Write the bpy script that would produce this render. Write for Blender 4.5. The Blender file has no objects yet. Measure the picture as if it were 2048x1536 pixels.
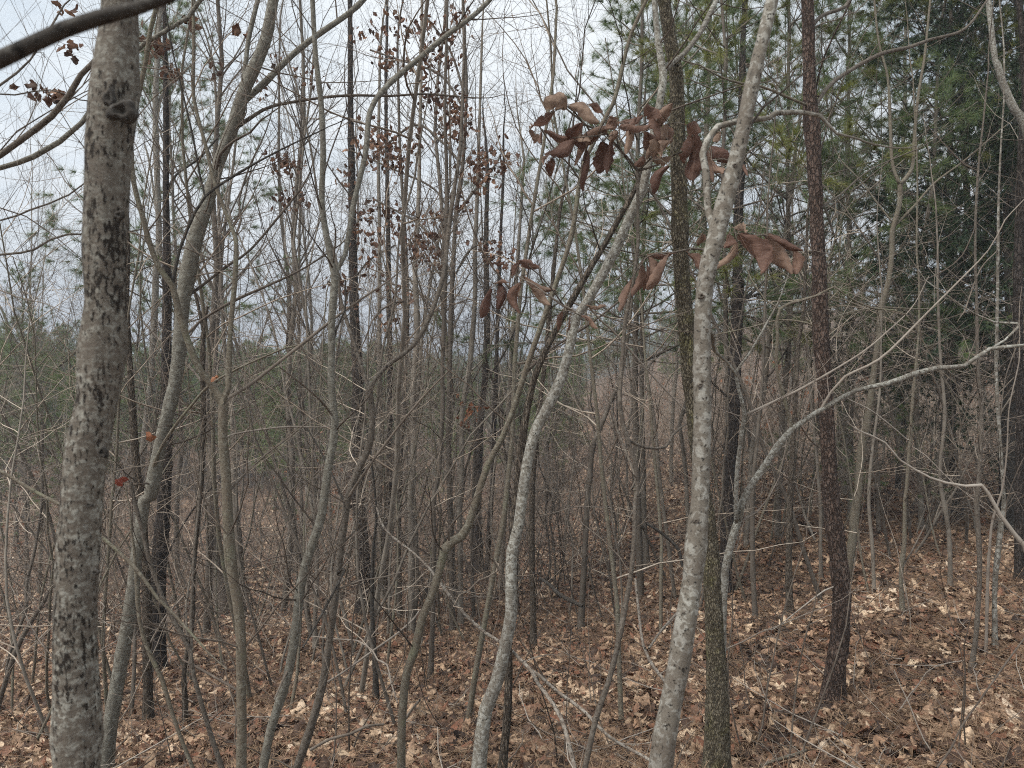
import bpy, math, random
import numpy as np
from mathutils import noise as mnoise, Vector

random.seed(7)
rng = np.random.default_rng(7)
SC = bpy.context.scene
COL = SC.collection

# ------------------------------------------------------------------ camera
EYE = 1.65
F = 1490.0                                   # focal length in photo pixels (2048 wide)
PITCH = math.atan((768 - 715) / F) * -1      # horizon lies at row 715: the camera looks slightly down
cam_d = bpy.data.cameras.new("camera")
cam_d.sensor_width = 36.0
cam_d.lens = 36.0 * F / 2048
cam_d.clip_start = 0.05
cam_d.clip_end = 9000
cam_d.dof.use_dof = True
cam_d.dof.focus_distance = 5.0
cam_d.dof.aperture_fstop = 5.2
cam = bpy.data.objects.new("camera", cam_d)
COL.objects.link(cam)
cam.location = (0, 0, EYE)
cam.rotation_euler = (math.radians(90) + PITCH, 0, 0)
SC.camera = cam

# ------------------------------------------------------------------ world and sun (overcast afternoon)
SUN_EL, SUN_AZ = math.radians(56), math.radians(235)
world = bpy.data.worlds.new("World")
SC.world = world
world.use_nodes = True
wt = world.node_tree
for n in list(wt.nodes):
    wt.nodes.remove(n)


class NT:
    """small helper round a node tree"""
    def __init__(self, t):
        self.t = t

    def n(self, typ, ins=None, **kw):
        nd = self.t.nodes.new(typ)
        for k, v in kw.items():
            setattr(nd, k, v)
        for k, v in (ins or {}).items():
            s = nd.inputs[k]
            if isinstance(v, bpy.types.NodeSocket):
                self.t.links.new(v, s)
            else:
                s.default_value = v
        return nd

    def ramp(self, fac, stops, interp='LINEAR'):
        nd = self.n('ShaderNodeValToRGB', {0: fac})
        cr = nd.color_ramp
        cr.interpolation = interp
        while len(cr.elements) < len(stops):
            cr.elements.new(0.5)
        for e, (p, c) in zip(cr.elements, stops):
            e.position = p
            e.color = (c, c, c, 1) if isinstance(c, (int, float)) else (*c, 1)
        return nd.outputs[0]

    def mix(self, f, a, b, blend='MIX'):
        nd = self.n('ShaderNodeMix', data_type='RGBA', blend_type=blend)
        for s, v in ((nd.inputs[0], f), (nd.inputs[6], a), (nd.inputs[7], b)):
            if isinstance(v, bpy.types.NodeSocket):
                self.t.links.new(v, s)
            elif isinstance(v, (int, float)):
                s.default_value = v if s.type == 'VALUE' else (v, v, v, 1)
            else:
                s.default_value = (*v, 1)
        return nd.outputs[2]

    def math(self, op, a, b=0.0, c=0.0):
        nd = self.n('ShaderNodeMath', operation=op)
        for i, v in enumerate((a, b, c)):
            if isinstance(v, bpy.types.NodeSocket):
                self.t.links.new(v, nd.inputs[i])
            else:
                nd.inputs[i].default_value = v
        return nd.outputs[0]


W = NT(wt)
sky = W.n('ShaderNodeTexSky', sky_type='NISHITA', sun_disc=False, sun_elevation=SUN_EL, sun_rotation=SUN_AZ)
tc = W.n('ShaderNodeTexCoord').outputs['Generated']
sep = W.n('ShaderNodeSeparateXYZ', {0: tc})
up = W.math('MAXIMUM', sep.outputs[2], 0.04)
proj = W.n('ShaderNodeCombineXYZ', {0: W.math('DIVIDE', sep.outputs[0], W.math('ADD', up, 0.12)),
                                    1: W.math('DIVIDE', sep.outputs[1], W.math('ADD', up, 0.12)), 2: 0.0}).outputs[0]
cl1 = W.n('ShaderNodeTexNoise', {'Vector': proj, 'Scale': 0.9, 'Detail': 5.0, 'Roughness': 0.55, 'Distortion': 0.35}).outputs[0]
cloud_col = W.ramp(cl1, [(0.34, (3.5, 4.1, 4.65)), (0.42, (5.0, 5.45, 5.7)), (0.52, (6.5, 6.7, 6.7))])
low = W.ramp(sep.outputs[2], [(0.0, 1.0), (0.10, 0.0)])
cloud_col = W.mix(W.math('MULTIPLY', low, 0.7), cloud_col, (6.5, 6.3, 6.1))
skycol = W.mix(0.90, sky.outputs[0], cloud_col)
bg = W.n('ShaderNodeBackground', {0: skycol, 1: 0.050})
W.t.links.new(bg.outputs[0], W.n('ShaderNodeOutputWorld').inputs[0])

sun_d = bpy.data.lights.new("sun", 'SUN')
sun_d.energy = 1.5
sun_d.angle = math.radians(24)
sun_d.color = (1.0, 0.95, 0.88)
sun = bpy.data.objects.new("sun", sun_d)
COL.objects.link(sun)
sun.rotation_euler = (math.radians(90) - SUN_EL, 0, math.radians(180) - SUN_AZ)
SC.view_settings.view_transform = 'Standard'
SC.view_settings.look = 'None'
SC.view_settings.gamma = 1
SC.view_settings.exposure = 1.86
SC.render.engine = 'CYCLES'
SC.cycles.max_bounces = 5
SC.cycles.diffuse_bounces = 3
SC.cycles.glossy_bounces = 1
SC.cycles.transmission_bounces = 2
SC.cycles.volume_bounces = 0
SC.cycles.sample_clamp_indirect = 2.0
SC.cycles.sample_clamp_direct = 6.0
SC.cycles.use_adaptive_sampling = True
SC.cycles.use_denoising = False
SC.render.filter_size = 1.05
SC.cycles.filter_width = 1.05
SC.cycles.adaptive_threshold = 0.015


# ------------------------------------------------------------------ terrain
def sst(t):
    t = np.clip(t, 0, 1)
    return t * t * (3 - 2 * t)


def H(x, y):
    x = np.asarray(x, float)
    y = np.asarray(y, float)
    yy = np.maximum(y - 2.4, 0)
    fall = -4.3 * (1 - np.exp(-yy / 15.0))
    wr = sst((x - 0.6) / 3.2)
    z = fall * (1 - 0.62 * wr)
    z = z - 0.07 * np.clip(-x, 0, 12) + 0.03 * np.clip(x, 0, 6)
    a = x / np.maximum(y, 1.0)
    z = z + 9.0 * sst((y - 24) / 75) * sst((a - 0.02) / 0.40)
    z = z - 9.0 * sst((y - 60) / 160) * (1 - sst((a - 0.05) / 0.35))
    z = z + 8 * sst((y - 300) / 600)
    und = 0.05 * np.sin(x * 1.3 + 0.7) * np.sin(y * 1.1) + 0.03 * np.sin(x * 2.9 + y * 2.3)
    und = und + 0.25 * np.sin(x * 0.21 + 1) * np.sin(y * 0.17) * sst((y - 8) / 20)
    return z + und


def ray(px, py):
    cx, cy = (px - 1024) / F, -(py - 768) / F
    c, s = math.cos(PITCH), math.sin(PITCH)
    # camera looks along +Y, pitched by PITCH (negative: downwards)
    y = c - cy * s
    z = s + cy * c
    return np.array([cx, y, z])


def P(px, py, d):
    r = ray(px, py)
    return np.array([0, 0, EYE]) + r * (d / r[1])


def ground_hit(px, py):
    r = ray(px, py)
    r = r / r[1]
    d = 1.5
    while d < 400:
        p = np.array([0, 0, EYE]) + r * d
        if p[2] <= H(p[0], p[1]):
            return d
        d += 0.02 + d * 0.002
    return 30.0


# ------------------------------------------------------------------ mesh helpers
def mk_mesh(name, parts, mats, smooth=True):
    """parts: list of (V (n,3), Fc (m,k), material index)"""
    vs, ls, lt, mi = [], [], [], []
    off = 0
    for V, Fc, m in parts:
        if len(V) == 0 or len(Fc) == 0:
            continue
        vs.append(V)
        ls.append((Fc + off).ravel())
        lt.append(np.full(len(Fc), Fc.shape[1], np.int32))
        mi.append(np.full(len(Fc), m, np.int32))
        off += len(V)
    V = np.concatenate(vs).astype(np.float32)
    L = np.concatenate(ls).astype(np.int32)
    T = np.concatenate(lt)
    M = np.concatenate(mi)
    me = bpy.data.meshes.new(name)
    me.vertices.add(len(V))
    me.vertices.foreach_set('co', V.ravel())
    me.loops.add(len(L))
    me.loops.foreach_set('vertex_index', L)
    me.polygons.add(len(T))
    st = np.concatenate([[0], np.cumsum(T)[:-1]]).astype(np.int32)
    me.polygons.foreach_set('loop_start', st)
    me.polygons.foreach_set('loop_total', T)
    me.polygons.foreach_set('material_index', M)
    me.polygons.foreach_set('use_smooth', np.full(len(T), smooth, bool))
    for m in mats:
        me.materials.append(m)
    me.update(calc_edges=True)
    return me


def tubes(Pt, R, k=4):
    """Pt (C,N,3), R (C,N) -> verts, quads"""
    C, N, _ = Pt.shape
    T = np.empty_like(Pt)
    T[:, 1:-1] = Pt[:, 2:] - Pt[:, :-2]
    T[:, 0] = Pt[:, 1] - Pt[:, 0]
    T[:, -1] = Pt[:, -1] - Pt[:, -2]
    T /= np.linalg.norm(T, axis=2, keepdims=True) + 1e-12
    m = Pt[:, -1] - Pt[:, 0]
    ax = np.argmin(np.abs(m), axis=1)
    ref = np.zeros((C, 1, 3))
    ref[np.arange(C), 0, ax] = 1
    U = np.cross(T, ref)
    U /= np.linalg.norm(U, axis=2, keepdims=True) + 1e-12
    Vv = np.cross(T, U)
    a = np.arange(k) * 2 * math.pi / k
    ring = (U[:, :, None] * np.cos(a)[None, None, :, None] + Vv[:, :, None] * np.sin(a)[None, None, :, None])
    X = Pt[:, :, None] + ring * R[:, :, None, None]
    idx = np.arange(C * N * k).reshape(C, N, k)
    a0 = idx[:, :-1]
    a1 = idx[:, 1:]
    q = np.stack([a0, np.roll(a0, -1, 2), np.roll(a1, -1, 2), a1], -1).reshape(-1, 4)
    return X.reshape(-1, 3), q


def unit(v):
    return v / (np.linalg.norm(v, axis=-1, keepdims=True) + 1e-12)


def grow(r, lines, n, t0, t1, L, ang, upw, wig, N, rr, rmin=0.0006, rmax=1.0, pw=0.0):
    """children of lines [(P (N,3), R (N,))]; n = children per line (float or function of length)"""
    S, D, RR, LL = [], [], [], []
    for Pl, Rl in lines:
        seg = np.linalg.norm(np.diff(Pl, axis=0), axis=1)
        tot = seg.sum()
        c = np.concatenate([[0], np.cumsum(seg)]) / max(tot, 1e-9)
        nn = n(tot) if callable(n) else n
        nn = int(nn) + (1 if r.random() < nn - int(nn) else 0)
        if nn <= 0:
            continue
        t = r.uniform(t0, t1, nn)
        i = np.clip(np.searchsorted(c, t) - 1, 0, len(Pl) - 2)
        f = ((t - c[i]) / np.maximum(c[i + 1] - c[i], 1e-9))[:, None]
        S.append(Pl[i] * (1 - f) + Pl[i + 1] * f)
        D.append(Pl[i + 1] - Pl[i])
        RR.append(Rl[i] * (1 - f[:, 0]) + Rl[i + 1] * f[:, 0])
        LL.append((1 - pw * t) * np.ones(nn))
    if not S:
        return np.zeros((0, N, 3)), np.zeros((0, N))
    S = np.concatenate(S)
    D = unit(np.concatenate(D))
    RR = np.concatenate(RR)
    LL = np.concatenate(LL)
    C = len(S)
    q = r.normal(size=(C, 3))
    q = unit(q - D * (q * D).sum(1, keepdims=True))
    a = np.radians(r.uniform(ang[0], ang[1], C))[:, None]
    d = unit(D * np.cos(a) + q * np.sin(a))
    ln = r.uniform(L[0], L[1], C) * LL
    out = np.empty((C, N, 3))
    out[:, 0] = S
    for k in range(1, N):
        d = unit(d + np.array([0, 0, upw]) + wig * r.normal(size=(C, 3)))
        out[:, k] = out[:, k - 1] + d * (ln / (N - 1))[:, None]
    r0 = np.clip(RR * rr, rmin, rmax)
    R = r0[:, None] * (1 - 0.75 * np.linspace(0, 1, N))[None]
    return out, np.maximum(R, rmin * 0.6)


def aslines(Pt, R):
    return [(Pt[i], R[i]) for i in range(len(Pt))]


def smooth_line(pts, rad, step):
    """Catmull-Rom resample of a traced polyline"""
    pts = np.asarray(pts, float)
    rad = np.asarray(rad, float)
    if len(pts) < 2:
        return pts, rad
    Pp = np.vstack([2 * pts[0] - pts[1], pts, 2 * pts[-1] - pts[-2]])
    Rr = np.concatenate([[rad[0]], rad, [rad[-1]]])
    op, orr = [], []
    for i in range(1, len(Pp) - 2):
        n = max(1, int(np.linalg.norm(Pp[i + 1] - Pp[i]) / step))
        for k in range(n):
            t = k / n
            p0, p1, p2, p3 = Pp[i - 1], Pp[i], Pp[i + 1], Pp[i + 2]
            op.append(0.5 * ((2 * p1) + (-p0 + p2) * t + (2 * p0 - 5 * p1 + 4 * p2 - p3) * t * t
                             + (-p0 + 3 * p1 - 3 * p2 + p3) * t ** 3))
            orr.append(Rr[i] * (1 - t) + Rr[i + 1] * t)
    op.append(pts[-1])
    orr.append(rad[-1])
    return np.array(op), np.array(orr)


def leaves_at(r, pos, size, grid=(4, 2), curl=0.5, hang=0.5):
    """many small dry leaves (C positions) in one mesh"""
    C = len(pos)
    nx, ny = grid
    t = np.linspace(0, 1, nx + 1)
    s = np.linspace(-1, 1, ny + 1)
    w = np.sin(np.pi * np.clip(t * 0.93 + 0.05, 0, 1)) * 0.36
    w = w * (1 + 0.25 * np.cos(t * 17))
    tt, ss = np.meshgrid(t, s, indexing='ij')
    ww = np.repeat(w[:, None], ny + 1, 1)
    base = np.stack([ss * ww, tt, np.zeros_like(tt)], -1)[None].repeat(C, 0)
    c = r.uniform(-1, 1, (C, 1, 1)) * curl
    c2 = r.uniform(-1, 1, (C, 1, 1)) * curl
    base[..., 2] = c * 0.35 * ss ** 2 + c2 * 0.5 * tt ** 2 + r.normal(size=(C, nx + 1, ny + 1)) * 0.03
    d = unit(r.normal(size=(C, 3)) + np.array([0, 0, -hang * 2]))
    q = r.normal(size=(C, 3))
    q = unit(q - d * (q * d).sum(1, keepdims=True))
    nrm = np.cross(q, d)
    sz = r.uniform(size[0], size[1], C)[:, None, None, None]
    X = pos[:, None, None] + sz * (base[..., 0:1] * q[:, None, None] + base[..., 1:2] * d[:, None, None] + base[..., 2:3] * nrm[:, None, None])
    idx = np.arange(C * (nx + 1) * (ny + 1)).reshape(C, nx + 1, ny + 1)
    Fq = np.stack([idx[:, :-1, :-1], idx[:, 1:, :-1], idx[:, 1:, 1:], idx[:, :-1, 1:]], -1).reshape(-1, 4)
    return X.reshape(-1, 3), Fq


def needles(r, pos, dirs, per, ln, wd, spread):
    """tufts of needles: one thin triangle each"""
    C = len(pos)
    D = np.repeat(dirs, per, 0)
    Pp = np.repeat(pos, per, 0)
    n = len(D)
    d = unit(D + spread * r.normal(size=(n, 3)))
    q = r.normal(size=(n, 3))
    q = unit(np.cross(d, q))
    Lh = r.uniform(ln[0], ln[1], n)[:, None]
    sag = np.array([0, 0, -0.12])
    a = Pp - q * wd / 2
    b = Pp + q * wd / 2
    c = Pp + d * Lh + sag * Lh
    V = np.stack([a, b, c], 1).reshape(-1, 3)
    return V, np.arange(3 * n).reshape(-1, 3)


# ------------------------------------------------------------------ materials
def new_mat(name):
    m = bpy.data.materials.new(name)
    m.use_nodes = True
    t = m.node_tree
    for n in list(t.nodes):
        t.nodes.remove(n)
    return m, NT(t)


def finish(m, N, col, rough=0.85, bump=None, bstr=0.5, bdist=0.01, spec=0.25, sub=0.0):
    ins = {'Base Color': col, 'Roughness': rough, 'Specular IOR Level': spec}
    b = N.n('ShaderNodeBsdfPrincipled', ins)
    if bump is not None:
        bn = N.n('ShaderNodeBump', {'Height': bump, 'Strength': bstr, 'Distance': bdist})
        N.t.links.new(bn.outputs[0], b.inputs['Normal'])
    out = b.outputs[0]
    if sub > 0:
        tr = N.n('ShaderNodeBsdfTranslucent', {'Color': col})
        out = N.n('ShaderNodeMixShader', {0: sub, 1: out, 2: tr.outputs[0]}).outputs[0]
    N.t.links.new(out, N.n('ShaderNodeOutputMaterial').inputs[0])
    return m


def coords(N, sx, sz):
    tcn = N.n('ShaderNodeTexCoord').outputs['Object']
    rnd = N.n('ShaderNodeObjectInfo').outputs['Random']
    sh = N.n('ShaderNodeVectorMath', {0: tcn, 1: N.n('ShaderNodeCombineXYZ', {0: N.math('MULTIPLY', rnd, 13.7), 1: 0.0, 2: N.math('MULTIPLY', rnd, 5.1)}).outputs[0]}, operation='ADD').outputs[0]
    return N.n('ShaderNodeVectorMath', {0: sh, 1: (sx, sx, sz)}, operation='MULTIPLY').outputs[0]


def bark(name, base, patch, dark, patch_s=18, patch_t=0.52, dash_s=60, dash_zs=0.35, dash_t=0.60,
         ridge=0.0, ridge_s=50, ridge_z=0.25, moss=None, moss_t=0.6, bstr=0.6, vary=0.25, stain=None, clump=False):
    m, N = new_mat(name)
    c1 = coords(N, 1, 1)
    n1 = N.n('ShaderNodeTexNoise', {'Vector': c1, 'Scale': patch_s, 'Detail': 5.0, 'Roughness': 0.6, 'Distortion': 0.5}).outputs[0]
    cd = coords(N, 1, dash_zs)
    n2 = N.n('ShaderNodeTexNoise', {'Vector': cd, 'Scale': dash_s, 'Detail': 4.0, 'Roughness': 0.65}).outputs[0]
    n3 = N.n('ShaderNodeTexNoise', {'Vector': c1, 'Scale': 6.5, 'Detail': 4.0, 'Roughness': 0.6}).outputs[0]
    nf = N.n('ShaderNodeTexNoise', {'Vector': c1, 'Scale': 240.0, 'Detail': 3.0}).outputs[0]
    col = N.mix(N.ramp(n1, [(patch_t - 0.03, 0.0), (patch_t + 0.04, 1.0)]), base, patch)
    col = N.mix(N.ramp(n3, [(0.35, vary), (0.65, 0.0)]), col, stain or tuple(c * 0.45 for c in base))
    if moss:
        n4 = N.n('ShaderNodeTexNoise', {'Vector': c1, 'Scale': 9.0, 'Detail': 6.0, 'Roughness': 0.7}).outputs[0]
        col = N.mix(N.ramp(n4, [(moss_t - 0.05, 0.0), (moss_t + 0.08, 0.8)]), col, moss)
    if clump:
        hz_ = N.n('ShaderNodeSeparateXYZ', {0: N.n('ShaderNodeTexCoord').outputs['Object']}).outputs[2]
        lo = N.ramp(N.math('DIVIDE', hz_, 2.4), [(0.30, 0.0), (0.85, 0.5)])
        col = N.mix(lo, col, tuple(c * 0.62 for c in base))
    if clump:      # flecks gather in bands and long cracks on some sides, and leave others clean
        big = N.n('ShaderNodeTexNoise', {'Vector': c1, 'Scale': 7.0, 'Detail': 3.0, 'Roughness': 0.6}).outputs[0]
        crk = N.n('ShaderNodeTexNoise', {'Vector': coords(N, 1, 0.12), 'Scale': 45.0, 'Detail': 4.0, 'Roughness': 0.7}).outputs[0]
        n2 = N.math('ADD', n2, N.math('MULTIPLY', N.math('SUBTRACT', big, 0.5), 0.45))
        n2 = N.math('MAXIMUM', n2, N.math('SUBTRACT', N.math('ADD', crk, N.math('MULTIPLY', N.math('SUBTRACT', big, 0.5), 0.6)), 0.07))
        sm = N.n('ShaderNodeTexNoise', {'Vector': coords(N, 1, 4.0), 'Scale': 26.0, 'Detail': 4.0}).outputs[0]
        col = N.mix(N.ramp(sm, [(0.45, 0.0), (0.62, 0.7)]), col, stain or base)
    dk = N.ramp(n2, [(dash_t - 0.015, 0.0), (dash_t + 0.03, 1.0)])
    hgt = N.math('SUBTRACT', N.math('MULTIPLY', n1, 0.5), N.math('MULTIPLY', dk, 0.5))
    if ridge > 0:
        cr = coords(N, 1, ridge_z)
        warp = N.n('ShaderNodeTexNoise', {'Vector': cr, 'Scale': ridge_s * 0.8, 'Detail': 5.0, 'Roughness': 0.7}).outputs['Color']
        wk = 1.9 / ridge_s
        wv = N.n('ShaderNodeVectorMath', {0: cr, 1: N.n('ShaderNodeVectorMath', {0: warp, 1: (wk, wk, wk)}, operation='MULTIPLY').outputs[0]}, operation='ADD').outputs[0]
        vo = N.n('ShaderNodeTexVoronoi', {'Vector': wv, 'Scale': ridge_s}, feature='DISTANCE_TO_EDGE').outputs['Distance']
        vc = N.n('ShaderNodeTexVoronoi', {'Vector': wv, 'Scale': ridge_s}, feature='F1').outputs['Color']
        col = N.mix(N.math('MULTIPLY', N.n('ShaderNodeSeparateColor', {0: vc}).outputs[0], 0.55), col, tuple(c * 0.5 for c in base))
        lvl = N.ramp(N.n('ShaderNodeTexNoise', {'Vector': cr, 'Scale': ridge_s * 0.35, 'Detail': 3.0}).outputs[0], [(0.3, 0.06), (0.7, 0.30)])
        e = N.n('ShaderNodeMapRange', {'Value': vo, 'From Min': 0.0, 'From Max': lvl, 'To Min': 1.0, 'To Max': 0.0}).outputs[0]
        dk = N.math('MAXIMUM', dk, N.math('MULTIPLY', e, ridge))
        hgt = N.math('SUBTRACT', hgt, N.math('MULTIPLY', e, 0.9))
    col = N.mix(dk, col, dark)
    col = N.mix(N.ramp(nf, [(0.3, 0.35), (0.6, 0.0)]), col, dark)
    hgt = N.math('ADD', hgt, N.math('MULTIPLY', nf, 0.12))
    return finish(m, N, col, 0.9, hgt, bstr, 0.006)


def plain_bark(name, stops, scale=14.0):
    m, N = new_mat(name)
    rnd = N.n('ShaderNodeObjectInfo').outputs['Random']
    isl = N.n('ShaderNodeNewGeometry').outputs['Random Per Island']
    n = N.n('ShaderNodeTexNoise', {'Vector': coords(N, 1, 0.5), 'Scale': scale, 'Detail': 5.0, 'Roughness': 0.7}).outputs[0]
    v = N.math('ADD', N.math('MULTIPLY', rnd, 0.45), N.math('MULTIPLY', isl, 0.45))
    v = N.math('ADD', v, N.math('MULTIPLY', N.math('SUBTRACT', n, 0.45), 1.2))
    return finish(m, N, N.ramp(v, stops), 0.9)


def leaf_mat(name, stops, rough=0.75, sub=0.25, veins=0.0, island=True, damp=False):
    m, N = new_mat(name)
    rnd = N.n('ShaderNodeObjectInfo').outputs['Random']
    if damp:
        loc = N.n('ShaderNodeObjectInfo').outputs['Location']
        big = N.n('ShaderNodeTexNoise', {'Vector': loc, 'Scale': 1.3, 'Detail': 4.0, 'Roughness': 0.65}).outputs[0]
        rnd = N.math('ADD', N.math('MULTIPLY', rnd, 0.92), N.math('MULTIPLY', N.math('SUBTRACT', big, 0.5), 1.3))
        rnd = N.math('MINIMUM', N.math('MAXIMUM', rnd, 0.0), 1.0)
    if island:
        isl = N.n('ShaderNodeNewGeometry').outputs['Random Per Island']
        rnd = N.math('FRACT', N.math('ADD', N.math('MULTIPLY', rnd, 7.13), isl))
    col = N.ramp(rnd, stops)
    tcn = N.n('ShaderNodeTexCoord').outputs['Object']
    n = N.n('ShaderNodeTexNoise', {'Vector': tcn, 'Scale': 45.0, 'Detail': 5.0, 'Roughness': 0.65}).outputs[0]
    col = N.mix(N.ramp(n, [(0.38, 0.55), (0.60, 0.0)]), col, (0.045, 0.028, 0.02))
    return finish(m, N, col, rough, n, 0.4, 0.004, 0.3, sub)


M = {}
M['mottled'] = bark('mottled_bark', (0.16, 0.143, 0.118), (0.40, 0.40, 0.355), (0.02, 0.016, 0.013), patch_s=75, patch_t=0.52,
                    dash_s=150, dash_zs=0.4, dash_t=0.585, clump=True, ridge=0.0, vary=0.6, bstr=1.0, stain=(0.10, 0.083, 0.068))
M['pale'] = bark('pale_smooth_bark', (0.18, 0.165, 0.138), (0.36, 0.355, 0.32), (0.028, 0.024, 0.02), patch_s=42, patch_t=0.53,
                 dash_s=90, dash_zs=0.9, dash_t=0.61, vary=0.6, bstr=0.7, stain=(0.095, 0.075, 0.06))
M['lichen'] = bark('lichen_spotted_bark', (0.19, 0.178, 0.15), (0.37, 0.37, 0.335), (0.025, 0.022, 0.018), patch_s=75, patch_t=0.51,
                   dash_s=130, dash_zs=0.8, dash_t=0.63, vary=0.55, bstr=0.9, stain=(0.085, 0.068, 0.056))
M['grey'] = bark('grey_green_bark', (0.13, 0.115, 0.088), (0.21, 0.20, 0.16), (0.032, 0.027, 0.021), patch_s=75, patch_t=0.55,
                 dash_s=130, dash_zs=2.2, dash_t=0.60, moss=(0.16, 0.165, 0.11), moss_t=0.60, vary=0.5, bstr=0.5, stain=(0.13, 0.10, 0.075))
M['smooth'] = bark('smooth_grey_bark', (0.14, 0.132, 0.11), (0.235, 0.232, 0.20), (0.04, 0.036, 0.03), patch_s=50, patch_t=0.54,
                   dash_s=110, dash_zs=4.0, dash_t=0.57, vary=0.4, bstr=0.35, stain=(0.15, 0.135, 0.11))
M['ridged'] = bark('ridged_brown_bark', (0.15, 0.122, 0.095), (0.23, 0.20, 0.16), (0.03, 0.023, 0.018), patch_s=80, patch_t=0.55,
                   dash_s=120, dash_zs=0.3, dash_t=0.60, ridge=0.85, ridge_s=110, ridge_z=0.2, bstr=1.0)
M['mossy'] = bark('mossy_ridged_bark', (0.165, 0.14, 0.10), (0.29, 0.26, 0.19), (0.03, 0.024, 0.016), patch_s=90, patch_t=0.55,
                  dash_s=130, dash_zs=0.4, dash_t=0.60, ridge=0.75, ridge_s=130, ridge_z=0.4, moss=(0.20, 0.19, 0.08), moss_t=0.57, bstr=1.0)
M['redpine'] = bark('scaly_red_pine_bark', (0.12, 0.082, 0.066), (0.19, 0.145, 0.12), (0.018, 0.012, 0.01), patch_s=60, patch_t=0.54,
                    dash_s=100, dash_zs=0.5, dash_t=0.62, ridge=0.9, ridge_s=62, ridge_z=0.42, bstr=1.0)
M['darkpine'] = bark('dark_furrowed_pine_bark', (0.062, 0.05, 0.044), (0.105, 0.09, 0.08), (0.012, 0.01, 0.009), patch_s=50, patch_t=0.56,
                     dash_s=90, dash_zs=0.4, dash_t=0.62, ridge=0.9, ridge_s=50, ridge_z=0.3, bstr=1.0)
M['brown'] = bark('brown_thin_bark', (0.115, 0.097, 0.08), (0.18, 0.16, 0.135), (0.028, 0.024, 0.02), patch_s=70, patch_t=0.55,
                  dash_s=120, dash_zs=0.8, dash_t=0.60, vary=0.4, bstr=0.6)
M['black'] = bark('near_black_bark', (0.045, 0.04, 0.035), (0.085, 0.08, 0.072), (0.013, 0.012, 0.011), patch_s=50, patch_t=0.58,
                  dash_s=90, dash_zs=0.5, dash_t=0.60, vary=0.2, bstr=0.5)
M['deadwood'] = bark('weathered_deadwood', (0.20, 0.165, 0.135), (0.30, 0.275, 0.24), (0.05, 0.04, 0.032), patch_s=60, patch_t=0.5,
                     dash_s=120, dash_zs=0.6, dash_t=0.58, vary=0.5, bstr=0.7)
M['twig'] = plain_bark('twig_bark', [(0.0, (0.03, 0.024, 0.02)), (0.5, (0.085, 0.068, 0.055)), (1.0, (0.20, 0.17, 0.14))])
M['twig_pale'] = plain_bark('pale_twig_bark', [(0.0, (0.12, 0.095, 0.08)), (0.5, (0.23, 0.20, 0.17)), (1.0, (0.36, 0.33, 0.29))])
M['mid'] = plain_bark('thicket_trunk_bark', [(0.0, (0.035, 0.029, 0.024)), (0.45, (0.10, 0.085, 0.07)), (1.0, (0.25, 0.225, 0.19))])
M['midtwig'] = plain_bark('thicket_twig_bark', [(0.0, (0.035, 0.028, 0.024)), (0.5, (0.10, 0.082, 0.07)), (1.0, (0.27, 0.24, 0.205))])
M['brush'] = plain_bark('brush_stem_bark', [(0.0, (0.06, 0.045, 0.035)), (0.5, (0.20, 0.16, 0.125)), (1.0, (0.46, 0.40, 0.33))])
M['needle'] = leaf_mat('white_pine_needles', [(0.0, (0.10, 0.17, 0.085)), (0.5, (0.145, 0.22, 0.095)), (1.0, (0.23, 0.28, 0.09))], 0.55, 0.3)
M['olive'] = leaf_mat('olive_pine_needles', [(0.0, (0.16, 0.19, 0.05)), (0.5, (0.22, 0.25, 0.065)), (1.0, (0.28, 0.27, 0.09))], 0.55, 0.35)
M['cedar'] = leaf_mat('cedar_sprays', [(0.0, (0.022, 0.05, 0.03)), (0.6, (0.036, 0.075, 0.042)), (1.0, (0.07, 0.11, 0.045))], 0.6, 0.15)
M['farpine'] = leaf_mat('distant_needles', [(0.0, (0.12, 0.18, 0.07)), (1.0, (0.24, 0.29, 0.10))], 0.7, 0.2)  # green lightened so the colour itself carries some of the valley haze
M['oakleaf'] = leaf_mat('withered_oak_leaves', [(0.0, (0.06, 0.035, 0.026)), (0.5, (0.14, 0.072, 0.05)), (1.0, (0.28, 0.16, 0.10))], 0.75, 0.25)
M['redleaf'] = leaf_mat('dark_red_leaves', [(0.0, (0.16, 0.035, 0.028)), (1.0, (0.22, 0.06, 0.04))], 0.7, 0.2)
M['orange'] = leaf_mat('orange_dry_leaves', [(0.0, (0.26, 0.10, 0.05)), (1.0, (0.42, 0.20, 0.11))], 0.75, 0.3)
LITTER = [(0.0, (0.042, 0.028, 0.022)), (0.18, (0.09, 0.054, 0.038)), (0.36, (0.17, 0.102, 0.068)), (0.46, (0.24, 0.105, 0.062)), (0.56, (0.28, 0.175, 0.115)),
          (0.74, (0.43, 0.29, 0.19)), (0.88, (0.60, 0.44, 0.30)), (1.0, (0.70, 0.56, 0.42))]
M['litter'] = leaf_mat('fallen_leaf', LITTER, 0.7, 0.12, island=False, damp=True)
M['litterbig'] = leaf_mat('pale_fallen_leaf', [(0.0, (0.38, 0.23, 0.145)), (0.5, (0.58, 0.40, 0.26)), (1.0, (0.70, 0.55, 0.39))], 0.7, 0.12, island=False)
M['straw'] = leaf_mat('pine_straw', [(0.0, (0.20, 0.12, 0.075)), (1.0, (0.40, 0.28, 0.18))], 0.7, 0.0, island=False)

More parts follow.
